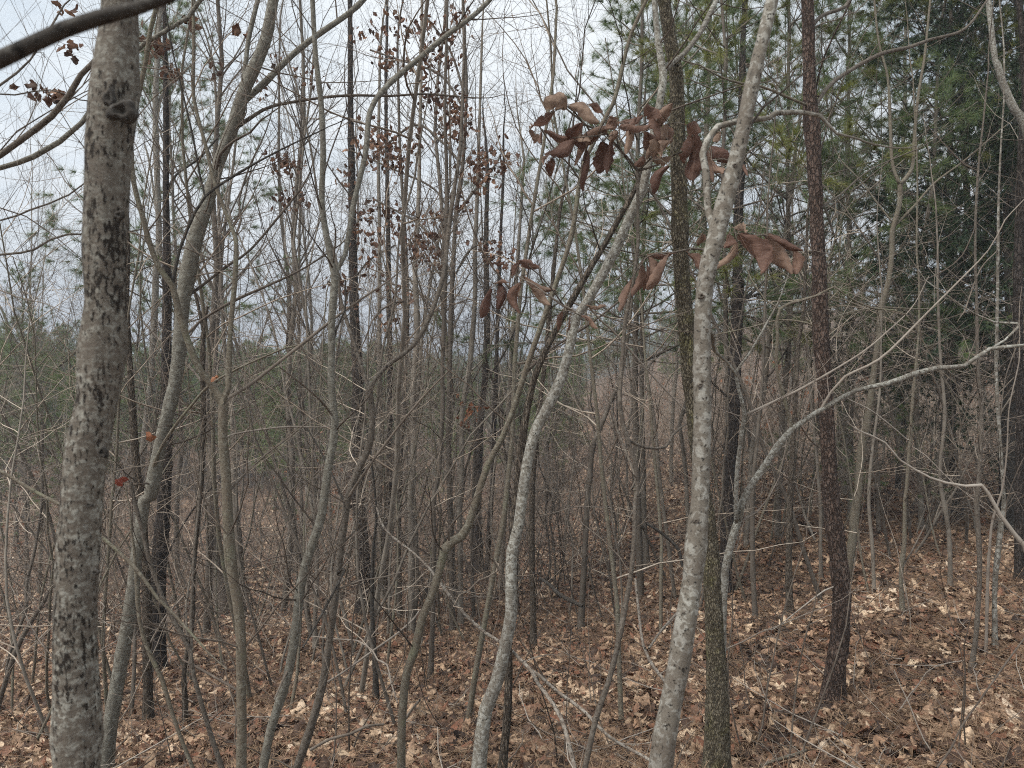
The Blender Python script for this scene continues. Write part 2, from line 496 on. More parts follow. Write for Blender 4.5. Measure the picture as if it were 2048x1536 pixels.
# big curled leaves
mb, N = new_mat('large_withered_leaf')
rnd = N.n('ShaderNodeObjectInfo').outputs['Random']
c = N.ramp(rnd, [(0.0, (0.095, 0.048, 0.037)), (0.5, (0.185, 0.11, 0.082)), (1.0, (0.33, 0.24, 0.18))])
uvn = N.n('ShaderNodeUVMap', uv_map='leaf').outputs[0]
su = N.n('ShaderNodeSeparateXYZ', {0: uvn})
av = N.math('ABSOLUTE', N.math('SUBTRACT', su.outputs[0], 0.5))
vein = N.math('SINE', N.math('MULTIPLY', N.math('SUBTRACT', su.outputs[1], N.math('MULTIPLY', av, 0.55)), 75.0))
vein_m = N.ramp(vein, [(0.80, 0.0), (0.98, 1.0)])
mid_m = N.ramp(av, [(0.0, 1.0), (0.03, 0.0)])
vv = N.math('MAXIMUM', vein_m, mid_m)
tco = N.n('ShaderNodeTexCoord').outputs['Object']
nn = N.n('ShaderNodeTexNoise', {'Vector': tco, 'Scale': 30.0, 'Detail': 6.0, 'Roughness': 0.65}).outputs[0]
c = N.mix(N.ramp(nn, [(0.35, 0.6), (0.62, 0.0)]), c, (0.07, 0.036, 0.028))
c = N.mix(N.math('MULTIPLY', vv, 0.22), c, (0.36, 0.25, 0.18))
back = N.n('ShaderNodeNewGeometry').outputs['Backfacing']
c = N.mix(N.math('MULTIPLY', back, 0.55), c, (0.36, 0.26, 0.20))
finish(mb, N, c, 0.7, N.math('ADD', N.math('MULTIPLY', vv, 0.3), N.math('MULTIPLY', nn, 2.5)), 0.35, 0.004, 0.3, 0.38)
M['bigleaf'] = mb

# ground sheet
mg, N = new_mat('forest_floor')
pos = N.n('ShaderNodeNewGeometry').outputs['Position']
v1 = N.n('ShaderNodeTexVoronoi', {'Vector': pos, 'Scale': 15.0, 'Randomness': 1.0}, feature='F1')
v2 = N.n('ShaderNodeTexVoronoi', {'Vector': pos, 'Scale': 31.0, 'Randomness': 1.0}, feature='F1')
n1 = N.n('ShaderNodeTexNoise', {'Vector': pos, 'Scale': 6.0, 'Detail': 8.0, 'Roughness': 0.75}).outputs[0]
n2 = N.n('ShaderNodeTexNoise', {'Vector': pos, 'Scale': 0.35, 'Detail': 3.0}).outputs[0]
r1 = N.n('ShaderNodeSeparateColor', {0: v1.outputs['Color']}).outputs[0]
r2 = N.n('ShaderNodeSeparateColor', {0: v2.outputs['Color']}).outputs[1]
ca = N.ramp(r1, [(0.0, (0.05, 0.033, 0.025)), (0.35, (0.16, 0.095, 0.065)), (0.7, (0.34, 0.22, 0.145)), (1.0, (0.55, 0.40, 0.27))])
cb = N.ramp(r2, [(0.0, (0.04, 0.027, 0.02)), (0.5, (0.20, 0.125, 0.085)), (1.0, (0.45, 0.32, 0.22))])
c = N.mix(0.5, ca, cb)
c = N.mix(N.ramp(n1, [(0.44, 0.85), (0.66, 0.0)]), c, (0.03, 0.02, 0.015))
c = N.mix(N.ramp(n2, [(0.4, 0.0), (0.6, 0.35)]), c, (0.21, 0.14, 0.10))
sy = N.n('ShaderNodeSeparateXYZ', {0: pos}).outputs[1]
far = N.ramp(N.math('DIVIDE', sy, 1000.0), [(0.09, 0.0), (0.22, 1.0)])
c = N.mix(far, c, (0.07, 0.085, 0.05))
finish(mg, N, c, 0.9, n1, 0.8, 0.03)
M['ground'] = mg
mr, N = new_mat('pale_gravel')
pos = N.n('ShaderNodeNewGeometry').outputs['Position']
n1 = N.n('ShaderNodeTexNoise', {'Vector': pos, 'Scale': 4.0, 'Detail': 8.0, 'Roughness': 0.7}).outputs[0]
finish(mr, N, N.ramp(n1, [(0.3, (0.22, 0.215, 0.21)), (0.7, (0.38, 0.38, 0.38))]), 0.9, n1, 0.4, 0.02)
M['gravel'] = mr
mm, N = new_mat('haze_blue_wooded_mountain')
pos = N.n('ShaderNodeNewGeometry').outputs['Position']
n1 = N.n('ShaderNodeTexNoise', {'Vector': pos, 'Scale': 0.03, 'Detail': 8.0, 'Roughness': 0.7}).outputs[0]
finish(mm, N, N.ramp(n1, [(0.3, (0.02, 0.05, 0.09)), (0.7, (0.035, 0.075, 0.13))]), 0.95)  # dark woods tinted blue: part of the distance haze is in the colour
M['mountain'] = mm


# ------------------------------------------------------------------ object helpers
def tag(o, label=None, cat=None, group=None, kind=None):
    if label:
        o['label'] = label
    if cat:
        o['category'] = cat
    if group:
        o['group'] = group
    if kind:
        o['kind'] = kind
    return o


def empty(name, loc, label, cat, group=None):
    o = bpy.data.objects.new(name, None)
    COL.objects.link(o)
    o.location = loc
    o.empty_display_size = 0.2
    return tag(o, label, cat, group)


def part(name, me, parent, kind=None, label=None):
    o = bpy.data.objects.new(name, me)
    COL.objects.link(o)
    o.parent = parent
    return tag(o, label=label, kind=kind)


def parse(s):
    return [tuple(float(v) for v in p.split(',')) for p in s.split()]


# ------------------------------------------------------------------ the setting
xs = np.concatenate([-np.geomspace(1400, 14, 40), np.linspace(-13.5, 13.5, 150), np.geomspace(14, 1400, 40)])
ys = np.concatenate([np.linspace(-12, 0, 10), np.linspace(0.4, 24, 150), np.geomspace(25, 2600, 70)])
GX, GY = np.meshgrid(xs, ys, indexing='ij')
GZ = H(GX, GY)
V = np.stack([GX, GY, GZ], -1).reshape(-1, 3)
idx = np.arange(len(V)).reshape(len(xs), len(ys))
Fq = np.stack([idx[:-1, :-1], idx[1:, :-1], idx[1:, 1:], idx[:-1, 1:]], -1).reshape(-1, 4)
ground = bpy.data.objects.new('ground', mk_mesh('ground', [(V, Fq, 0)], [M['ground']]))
COL.objects.link(ground)
tag(ground, kind='structure')


# mountains on the horizon
def ridge(name, pts, dist):
    X = []
    for (px, py) in pts:
        top = P(px, py, dist)
        X.append(top)
    X = np.array(X)
    xi = np.linspace(X[0, 0], X[-1, 0], 90)
    zi = np.interp(xi, X[:, 0], X[:, 2])
    r = np.random.default_rng(3)
    zi = zi + np.convolve(r.normal(size=90), np.ones(5) / 5, 'same') * 0.8
    rows = []
    for k, (dy, f) in enumerate([(-210, 0.0), (-130, 0.45), (-60, 0.8), (0, 1.0), (100, 0.7), (250, 0.0)]):
        z = -6 + (zi + 6) * f
        z = z + (r.normal(size=90) * 1.2 if 0 < f < 1 else 0)
        rows.append(np.stack([xi, np.full(90, dist + dy), z], -1))
    Xv = np.array(rows)
    ii = np.arange(6 * 90).reshape(6, 90)
    fq = np.stack([ii[:-1, :-1], ii[:-1, 1:], ii[1:, 1:], ii[1:, :-1]], -1).reshape(-1, 4)
    o = bpy.data.objects.new(name, mk_mesh(name, [(Xv.reshape(-1, 3), fq, 0)], [M['mountain']]))
    COL.objects.link(o)
    return tag(o, kind='structure')


ridge('mountain', [(700, 720), (860, 714), (905, 696), (925, 688), (945, 694), (962, 690), (990, 704), (1015, 706), (1040, 692), (1062, 689), (1090, 695), (1130, 704), (1200, 712), (1400, 716)], 950)

# ------------------------------------------------------------------ traced trees
TALLY = []


def limb3(pts, d0, d1, step=0.06):
    n = len(pts)
    dd = np.linspace(d0, d1, n)
    Pw = [P(x, y, d) for (x, y, w), d in zip(pts, dd)]
    R = [max(w, 1.5) * 0.96 / 2 * d / F / math.sqrt(1 + ((x - 1024) / F) ** 2) for (x, y, w), d in zip(pts, dd)]
    return smooth_line(Pw, R, step)


def knobble(Pl, Rl, r, amp):
    """slight unevenness of a living stem"""
    n = len(Pl)
    k = max(3, int(n / 5))
    e = np.interp(np.linspace(0, 1, n), np.linspace(0, 1, k), r.normal(size=k))
    Rn = Rl * (1 + amp * e)
    if amp > 0:
        ln = np.concatenate([[0], np.cumsum(np.linalg.norm(np.diff(Pl, axis=0), axis=1))])
        nod = np.zeros(n)
        for c_ in r.uniform(0, ln[-1], int(ln[-1] * 4)):
            nod = np.maximum(nod, r.uniform(0.05, 0.22) * np.exp(-((ln - c_) / 0.018) ** 2))
        Rn = Rn * (1 + nod)
    off = np.stack([np.interp(np.linspace(0, 1, n), np.linspace(0, 1, k), r.normal(size=k)) for _ in range(3)], 1)
    return Pl + off * np.minimum(Rl[:, None] * 0.12, 0.0018), Rn


def tree(name, label, cat, mat, depth, trunk, branches=(), tw=(5, 0.35, 1.1), seed=0, top=2.2, lean=0.0,
         twmat='twig', sides=12, group=None, fine=None, sub=5.0, disp=0.0, tw_t0=0.12):
    """trunk: 'x,y,w ...' from the foot upwards; depth None when the foot is seen on the ground"""
    r = np.random.default_rng(seed + 100)
    pts = parse(trunk)
    bx, by, bw = pts[0]
    if depth is None:
        depth = ground_hit(bx, by)
        foot = P(bx, by, depth)
        Pl, Rl = limb3(pts, depth, depth + lean)
    else:
        Pl, Rl = limb3(pts, depth, depth + lean)
        # carry the stem on down to the ground below the frame
        p0, p1 = Pl[0], Pl[min(6, len(Pl) - 1)]
        gz = H(p0[0], p0[1])
        h = p0[2] - gz
        if h > 0.02:
            dv = (p0 - p1)
            dv = dv / max(abs(dv[2]), 1e-3)
            kx = np.clip(dv[0], -0.5, 0.5) * 0.5
            foot = np.array([p0[0] + kx * h, p0[1], 0.0])
            foot[2] = H(foot[0], foot[1])
            k = max(2, int(h / 0.08))
            ext = np.array([foot + (p0 - foot) * t for t in np.linspace(0, 1, k, endpoint=False)])
            Pl = np.vstack([ext, Pl])
            Rl = np.concatenate([np.linspace(Rl[0] * 1.25, Rl[0], k, endpoint=False), Rl])
        else:
            foot = p0.copy()
    foot = foot.copy()
    foot[2] = H(foot[0], foot[1])
    # root flare and bury the foot slightly
    hh = Pl[:, 2] - foot[2]
    Rl = Rl * (1 + 0.5 * np.exp(-np.maximum(hh, 0) / (0.04 + Rl)))
    Pl = np.vstack([Pl[0] - np.array([0, 0, 0.06]), Pl])
    Rl = np.concatenate([[Rl[0] * 1.1], Rl])
    if top > 0:
        d = unit(Pl[-1] - Pl[-6])
        q = [Pl[-1]]
        for i in range(10):
            d = unit(d + np.array([0, 0, 0.05]) + 0.07 * r.normal(size=3))
            q.append(q[-1] + d * top / 10)
        Pl = np.vstack([Pl, q[1:]])
        Rl = np.concatenate([Rl, np.linspace(Rl[-1], 0.002, 11)[1:]])
    Pl, Rl = knobble(Pl, Rl, r, 0.05)
    # smooth out the lowest point again
    o = empty(name, foot, label, cat, group)
    Vt, Ft = tubes(Pl[None], Rl[None], sides)
    if disp > 0:
        n = len(Pl)
        cen = np.repeat(Pl, sides, 0)
        dirv = Vt - cen
        dv = np.array([mnoise.fractal(Vector((v[0] * 38, v[1] * 38, v[2] * 17)), 0.8, 2.1, 4) for v in Vt])
        Vt = cen + dirv * (1 + disp * dv[:, None])
    part('trunk', mk_mesh(name + '_trunk', [(Vt - foot, Ft, 0)], [M[mat]]), o)
    lines = [(Pl, Rl)]
    ends = []
    for b in branches:
        bp = parse(b[0])
        dd = b[1] if len(b) > 1 else 0.0
        bm = b[2] if len(b) > 2 and b[2] else mat
        # joint: nearest point of what is built so far
        best = None
        for (Q, S) in lines:
            pr = np.stack([1024 + Q[:, 0] / np.maximum(Q[:, 1], 0.1) * F, Q[:, 2]], 1)
            tgt = P(bp[0][0], bp[0][1], depth)
            # compare by picture direction
            u = Q - np.array([0, 0, EYE])
            u = u / np.maximum(u[:, 1:2], 0.1)
            v = (tgt - np.array([0, 0, EYE])) / tgt[1]
            e = np.linalg.norm(u - v, axis=1)
            i = int(np.argmin(e))
            if best is None or e[i] < best[0]:
                best = (e[i], Q[i], S[i])
        jd = best[1][1]
        Bl, Br = limb3(bp, jd, jd + dd, 0.05)
        if best[0] < 0.02:
            Bl = np.vstack([best[1], Bl])
            Br = np.concatenate([[min(Br[0] * 1.3, best[2])], Br])
        Bl, Br = knobble(Bl, Br, r, 0.06)
        if len(b) > 3 and b[3]:
            d = unit(Bl[-1] - Bl[-4])
            q = [Bl[-1]]
            for i in range(8):
                d = unit(d + np.array([0, 0, 0.04]) + 0.08 * r.normal(size=3))
                q.append(q[-1] + d * b[3] / 8)
            Bl = np.vstack([Bl, q[1:]])
            Br = np.concatenate([Br, np.linspace(Br[-1], 0.0012, 9)[1:]])
        Vb, Fb = tubes(Bl[None], Br[None], 8)
        part('branch', mk_mesh(name + '_branch', [(Vb - foot, Fb, 0)], [M[bm]]), o)
        lines.append((Bl, Br))
        ends.append(Bl[-1])
    if tw:
        dens, l0, l1 = tw
        A, AR = grow(r, lines, lambda L: L * dens, tw_t0, 1.0, (l0, l1), (35, 75), 0.05, 0.13, 8, 0.28, 0.0011, 0.004)
        B, BR = grow(r, aslines(A, AR), sub, 0.15, 1.0, (l0 * 0.3, l1 * 0.4), (30, 70), 0.04, 0.15, 5, 0.6, 0.0008, 0.0016)
        ps = [(*tubes(A, AR, 4), 0), (*tubes(B, BR, 3), 0)]
        ps = [(v - foot, f, m) for v, f, m in ps]
        part('twigs', mk_mesh(name + '_twigs', ps, [M[twmat]]), o, 'stuff')
    return o, foot, lines


# the big mottled trunk close to the camera on the left
tree('maple_tree', 'thick mottled grey trunk with dark flecks and a dark knot, closest tree at the left', 'tree', 'mottled', 1.45,
     '155,1540,100 158,1401,104 157,1279,97 161,1140,95 171,1000,95 177,944,95 184,876,98 201,800,90 210,705,87 213,602,89 209,500,90 212,376,88 216,290,93 226,215,100 229,171,99 234,100,88 238,50,78 240,0,76 242,-40,74',
     tw=(1.0, 0.3, 0.5), seed=1, top=2.0, sides=72, disp=0.08, tw_t0=0.75)
def knots(owner, foot, specs, depth, mat):
    r = np.random.default_rng(int(depth * 100))
    for (x, y, w, h) in specs:
        c = P(x, y, depth)
        a, b = w / 2 * depth / F, h / 2 * depth / F
        nu, nv = 20, 7
        V = []
        for j in range(nv):
            q = j / (nv - 1)
            for i in range(nu):
                t = i / nu * 2 * math.pi
                wob = 1 + 0.16 * math.sin(3 * t + x) + 0.10 * math.sin(5 * t + y)
                rad = (1 - q)
                # a raised lip round a sunken scar
                zz = 0.30 * math.exp(-((q - 0.45) / 0.22) ** 2) - 0.25 * math.exp(-((q - 1) / 0.3) ** 2) - (0.5 if j == 0 else 0)
                V.append((c[0] + a * rad * wob * math.cos(t), c[1] - min(a, b) * (zz + 0.08), c[2] + b * rad * wob * math.sin(t)))
        V = np.array(V)
        idx = np.arange(nu * nv).reshape(nv, nu)
        Fq = np.stack([idx[:-1], np.roll(idx[:-1], -1, 1), np.roll(idx[1:], -1, 1), idx[1:]], -1).reshape(-1, 4)
        part('knot', mk_mesh('knot', [(V - foot, Fq, 0)], [M[mat]]), owner)


mp = [o for o in COL.objects if o.name == 'maple_tree'][0]
knots(mp, np.array(mp.location), [(243, 222, 64, 44), (218, 196, 26, 40), (205, 905, 20, 26), (178, 1010, 16, 12), (190, 1145, 18, 14), (238, 430, 20, 20)], 1.40, 'black')
# near-black limb crossing the top left corner
tree('dark_tree', 'near-black out of focus limb slanting across the top left corner above the mottled trunk', 'branch', 'black', 0.82,
     '-330,1500,46 -320,1000,46 -290,600,46 -240,330,46 -160,190,48 -80,150,48 0,118,43 70,85,39 130,58,37 200,35,36 270,18,30 350,-10,24 430,-50,18',
     tw=None, seed=2, top=0.3, sides=20, disp=0.04)
# grey sapling forking at eye level
tree('maple_sapling', 'grey-green sapling trunk forking into three at chest height, second tree right of the mottled trunk', 'tree', 'grey', 2.8,
     '483,1540,23 484,1440,22 483,1384,22 480,1244,22 461,1122,22 454,1000,22 450,930,21 445,876,21 446,808,22',
     [('444,806,19 426,772,16 400,739,15 376,680,14 360,630,13 345,572,13 318,535,12 297,480,12 284,430,11 268,370,11 262,290,10 275,200,11 290,130,10 300,60,10 316,0,9', -0.2, None, 1.5),
      ('448,800,14 458,773,13 458,740,14 461,671,11 466,610,11 470,568,12 473,500,11 472,478,10 460,445,9 432,376,9 411,290,8 388,195,8 388,100,8 386,0,7', 0.2, None, 1.2),
      ('450,806,8 458,795,8 495,773,8 564,719,7 625,671,7 660,643,6 720,600,5 780,560,3', 0.3, 'twig', 0.4),
      ('345,571,8 359,500,7 376,454,7 410,393,6 478,345,6 560,300,4 640,262,3', 0.1, 'black', 0.3),
      ('410,392,5 400,350,5 386,273,5 362,171,4 345,102,4 331,20,4', -0.1, 'black', 0.5),
      ('448,880,4 470,868,4 560,855,4 640,855,3', 0.5, 'twig_pale', 0.2),
      ('470,478,5 482,440,5 478,400,4 500,330,4 520,290,3', 0.2, 'twig', 0.5)],
     tw=(4.0, 0.3, 0.9), seed=3, top=0.0, sides=18)
# smooth pale leaning tree
tree('smooth_tree', 'smooth pale grey tree leaning right with several long limbs, behind the forking sapling', 'tree', 'smooth', 3.6,
     '209,1540,34 223,1436,33 241,1331,32 262,1209,30 277,1090,26 290,1000,27 301,995,28 314,927,28 328,859,28 349,773,28 359,688,28 366,602,28 379,534,31 390,478,31 413,410,30 437,325,27 468,246,27 492,171,26 530,85,24 547,0,22',
     [('470,240,16 478,212,15 530,164,14 581,113,13 632,72,13 700,24,12 740,-15,11', 0.3, None, 1.2),
      ('470,262,9 478,253,8 510,230,8 547,212,7 632,197,6 700,191,6 780,192,5 850,188,4 940,195,3', 0.3, 'twig', 0.2),
      ('485,180,11 485,164,10 492,120,10 496,85,10 506,40,9 516,0,9', 0.1, None, 1.0),
      ('360,690,7 378,665,7 403,640,6 470,600,6 560,560,5 610,535,4 680,490,3', 0.4, 'twig', 0.3),
      ('366,600,7 400,575,7 450,535,6 500,500,5 560,430,5 600,380,4', 0.3, 'twig', 0.3),
      ('300,960,9 318,905,8 345,860,8 380,815,7 420,770,6 480,735,5 560,700,4', -0.3, 'grey', 0.3),
      ('430,360,6 440,310,6 470,280,5 500,265,5 522,240,4', -0.2, 'twig', 0.2)],
     tw=(3.5, 0.35, 1.1), seed=4, top=1.6, sides=18)
tree('birch_tree', 'straight pale slender trunk partly hidden just right of the mottled trunk', 'tree', 'pale', None,
     '262,1225,18 268,1100,17 280,960,16 297,808,14 304,722,14 309,637,15 313,534,14 318,510,14 314,340,13 311,205,12 318,60,11 320,-10,10',
     [('314,225,8 322,195,8 345,165,7 372,140,6', 0.3), ('312,420,5 300,330,5 290,290,4', 0.1)],
     tw=(3.5, 0.4, 1.2), seed=5, top=2.5)
tree('pine_tree', 'dark brown furrowed pine trunk behind the smooth pale leaning tree', 'pine tree', 'darkpine', None,
     '318,1345,34 315,1174,34 328,1000,32 333,850,26 333,700,22 334,500,17 332,380,14 332,240,12 330,100,10 328,0,9',
     [('334,380,5 352,350,5 400,315,5 440,270,4', 0.4, 'black'), ('330,1120,5 360,1060,4 400,1000,4 440,960,3', -0.3, 'black')],
     tw=(2.2, 0.3, 0.8), seed=6, top=3, sides=16)
tree('oak_tree', 'narrow ridged brown trunk standing in the leaves right of the smooth leaning tree base', 'tree', 'ridged', None,
     '297,1450,24 295,1300,23 295,1200,22 290,1100,20 283,1000,18 275,950,17 268,870,16 262,780,15 258,700,13 254,600,12 256,500,11 250,380,9 246,260,8 250,100,7 248,-10,6',
     [('292,1300,5 330,1235,5 370,1190,4', -0.1, 'twig_pale')], tw=(3, 0.3, 0.9), seed=7, top=2, sides=14)
# smooth stem at centre left, then the arching one
tree('dogwood_tree', 'slim grey-brown curved sapling left of centre with trunk bending right at its foot', 'tree', 'smooth', 2.95,
     '527,1540,20 544,1454,20 576,1349,20 593,1244,20 600,1180,20 612,1130,19 640,1050,18 646,1025,18 656,944,17 667,880,17 670,842,16 663,773,15 665,700,15 665,637,16 670,551,15 660,513,13 643,410,12 646,308,12 642,205,12 632,120,11 625,0,11',
     [('672,545,11 690,510,11 707,410,11 731,308,12 741,222,12 776,171,11 834,120,11 892,72,10 953,27,9 990,-10,8', 0.5, None, 1.0),
      ('664,700,5 672,660,4 690,620,4 690,560,4', 0.1, 'black'),
      ('668,835,5 640,800,4 600,765,4 560,735,3', -0.3, 'twig'),
      ('580,1330,5 560,1372,5 548,1400,4', -0.1, 'twig')],
     tw=(4.0, 0.3, 1.0), seed=8, top=1.8, sides=16)
tree('black_cherry_tree', 'dark brown sapling beside the curved grey sapling, splitting into thin rising limbs', 'tree', 'brown', 3.1,
     '590,1545,16 621,1454,17 645,1366,17 655,1300,16 663,1244,15 680,1105,16 688,1050,16 694,1000,17 714,944,16 735,900,15 742,876,14 745,830,13 738,780,12',
     [('738,778,10 770,735,10 827,691,10 861,630,9 888,551,9 893,500,9 905,400,8 920,300,8 925,200,7 928,100,6 925,-10,5', 0.5, None, 1.0),
      ('737,775,8 718,719,8 694,643,8 680,595,7 672,520,6 640,420,5 622,300,5 600,200,4', 0.3, None, 0.8),
      ('742,860,6 755,800,6 765,700,5 790,600,5 800,470,4 830,350,4', 0.4, None, 0.6),
      ('690,1010,5 670,960,4 640,900,4 610,850,3', 0.2, 'black'),
      ('693,1000,6 740,930,5 800,850,5 850,790,4 900,740,3', -0.3, 'twig'),
      ('672,1150,5 690,1140,5 632,1250,5 606,1295,4', -0.3, 'black')],
     tw=(4.0, 0.3, 1.0), seed=9, top=0, sides=14)
tree('pine_tree', 'dark straight pine trunk ending in a wide foot, left of centre behind the saplings', 'pine tree', 'darkpine', None,
     '728,1230,35 727,1180,32 725,1100,30 718,1000,28 716,900,26 715,750,23 708,600,19 704,400,16 701,200,12 700,-20,9',
     [('716,1030,6 700,1010,6 678,985,5', -0.2, 'darkpine'), ('708,560,4 740,520,4 790,490,3', 0.4, 'black')],
     tw=(1.8, 0.4, 1.0), seed=10, top=3, sides=18)
tree('magnolia_sapling', 'crooked grey stem with an elbow, rising right from the bottom centre', 'tree', 'grey', 3.2,
     '802,1545,17 806,1419,17 813,1349,17 830,1297,18 844,1237,17 868,1181,16 886,1115,16 889,1100,17 905,1083,18 924,1073,18 938,1050,16 953,1000,14 977,927,13 1005,876,12 1025,825,12 1049,749,12 1066,698,12 1090,630,12 1114,561,11 1135,500,10 1148,444,10 1158,369,9 1168,320,8 1185,290,8 1203,249,8 1227,205,8 1244,137,8 1261,68,7 1292,0,7 1300,-30,6',
     [('1160,360,4 1140,330,4 1110,300,3 1085,262,3', -0.1, 'twig', 0.1), ('1165,325,5 1180,265,4 1172,250,4 1138,222,4', -0.2, 'brown', 0.05),
      ('900,1090,5 895,1060,4 910,1040,4 935,1015,3', -0.1, 'twig', 0.2), ('1050,748,5 1100,700,5 1190,640,4 1290,560,4 1345,520,3', 0.4, 'twig', 0.3)],
     tw=(3.0, 0.3, 0.9), seed=11, top=1.0, sides=14)
lich, lich_foot, lich_lines = tree('holly_tree', 'lichen-spotted pale trunk leaning right through the centre', 'tree', 'lichen', 2.9,
     '958,1545,32 962,1500,32 973,1419,31 994,1366,29 1011,1297,27 1024,1227,26 1024,1174,24 1025,1105,24 1039,1052,22 1046,996,22 1056,927,22 1073,859,22 1100,808,22 1124,756,20 1141,688,20 1154,632,20 1172,606,19 1203,551,20 1230,500,20 1254,444,19 1285,376,18 1302,290,16 1316,222,15 1325,165,15 1326,144,17 1316,85,13 1309,0,12 1305,-20,12',
     [('1326,146,12 1345,125,12 1365,110,11 1400,65,11 1432,0,10', 0.2, None, 1.2),
      ('1158,628,6 1140,618,5 1128,612,5 1095,590,4 1068,570,3 1040,556,3', -0.1, 'twig_pale', 0.02),
      ('1128,612,4 1105,580,3 1082,553,3 1060,535,3', -0.1, 'brown', 0.02),
      ('1090,590,3 1055,595,2 1012,590,2 985,565,2 970,560,2', 0.0, 'brown', 0.02),
      ('1172,606,4 1200,640,4 1232,668,4 1290,735,4 1340,790,3', 0.3, 'twig_pale', 0.3)],
     tw=(2.0, 0.3, 0.8), seed=12, top=1.6, sides=36, disp=0.05)
tree('sourwood_tree', 'rough brown furrowed stem growing tight against the lichen-spotted leaning trunk', 'tree', 'ridged', 3.12,
     '1004,1545,19 1010,1480,18 1015,1419,18 1018,1340,17 1016,1280,16 1022,1160,15 1026,1060,15 1032,996,15 1042,893,15 1059,790,15 1080,722,15 1117,647,15 1152,585,15 1186,527,13 1203,500,12 1234,444,12 1275,369,10 1290,330,8 1300,290,6',
     [], tw=(2.0, 0.3, 0.8), seed=13, top=0.3, sides=14)
mag, mag_foot, mag_lines = tree('magnolia_tree', 'thin dark stem holding big curled brown leaves, right of the leaning trunk', 'tree', 'brown', 2.8,
     '1168,1545,12 1193,1436,12 1217,1366,12 1235,1297,12 1252,1209,12 1263,1140,10 1268,1070,9 1270,1000,9 1275,978,9 1271,927,8 1254,876,9 1240,808,9 1244,739,8 1251,637,8 1268,551,7 1275,500,7 1276,478,7 1276,400,7 1276,342,7',
     [('1276,342,6 1258,318,5 1245,305,5 1236,290,4 1231,262,4', -0.05, None, 0.01),
      ('1276,342,5 1300,318,4 1322,296,4 1340,265,3', -0.05, None, 0.01),
      ('1276,342,5 1315,330,4 1345,312,3 1400,285,3', -0.05, None, 0.01),
      ('1243,302,4 1212,265,4 1169,249,4 1150,225,3 1138,216,3', -0.1, None, 0.01),
      ('1212,265,3 1195,272,3 1150,275,2', -0.1, None, 0.01),
      ('1262,560,5 1285,520,4 1310,507,4 1345,505,4 1385,497,5 1420,500,5 1470,485,4 1500,472,4 1535,470,3', -0.05, None, 0.01),
      ('1268,560,3 1262,590,3 1245,575,2', 0.0, None, 0.01),
      ('1254,880,7 1290,895,6 1330,895,5 1345,870,5', 0.3, None, 0.2), ('1262,980,5 1272,960,5 1250,900,5 1235,860,4', 0.2, None, 0.2)],
     tw=(1.2, 0.3, 0.7), seed=14, top=0, sides=12)
tree('hickory_tree', 'brown-green rough trunk widening to the ground behind the pale front trunk', 'tree', 'mossy', 3.0,
     '1433,1545,56 1432,1440,50 1433,1349,42 1428,1244,37 1420,1100,34 1408,1000,33 1393,870,33 1379,739,33 1368,594,33 1362,492,32 1357,290,30 1354,150,28 1342,80,27 1329,0,25 1322,-40,24',
     [], tw=(0.6, 0.3, 0.7), seed=15, top=2.5, sides=40, disp=0.11)
tree('beech_tree', 'pale grey smooth trunk leaning right to the top edge, closest tree right of centre', 'tree', 'pale', 2.0,
     '1320,1545,52 1328,1480,50 1343,1401,46 1357,1331,46 1372,1244,45 1386,1157,43 1393,1087,40 1400,1017,38 1401,1000,38 1403,944,38 1406,842,37 1405,739,36 1405,637,34 1410,568,35 1420,517,37 1427,496,37 1444,427,36 1468,342,34 1488,256,32 1505,171,31 1526,85,30 1546,0,29 1555,-50,28',
     [('1432,470,17 1420,430,15 1416,410,15 1413,342,15 1406,308,14 1416,280,14 1437,253,13 1474,243,12 1539,236,11 1553,226,12 1601,224,10 1642,232,9 1650,242,7 1673,267,6 1717,278,5', 0.15, None, 0.2),
      ('1409,650,10 1426,668,12 1427,690,10 1430,702,8 1455,725,6 1471,748,6', 0.2, 'lichen', 0.02)],
     tw=(0.5, 0.3, 0.6), seed=16, top=2.0, sides=48, disp=0.05)
bt = [o for o in COL.objects if o.name == 'beech_tree'][0]
knots(bt, np.array(bt.location), [(1403, 592, 15, 13), (1401, 770, 12, 11), (1414, 660, 8, 10), (1470, 330, 10, 9), (1496, 130, 9, 9), (1392, 1042, 13, 10), (1371, 1224, 11, 9)], 1.976, 'brown')
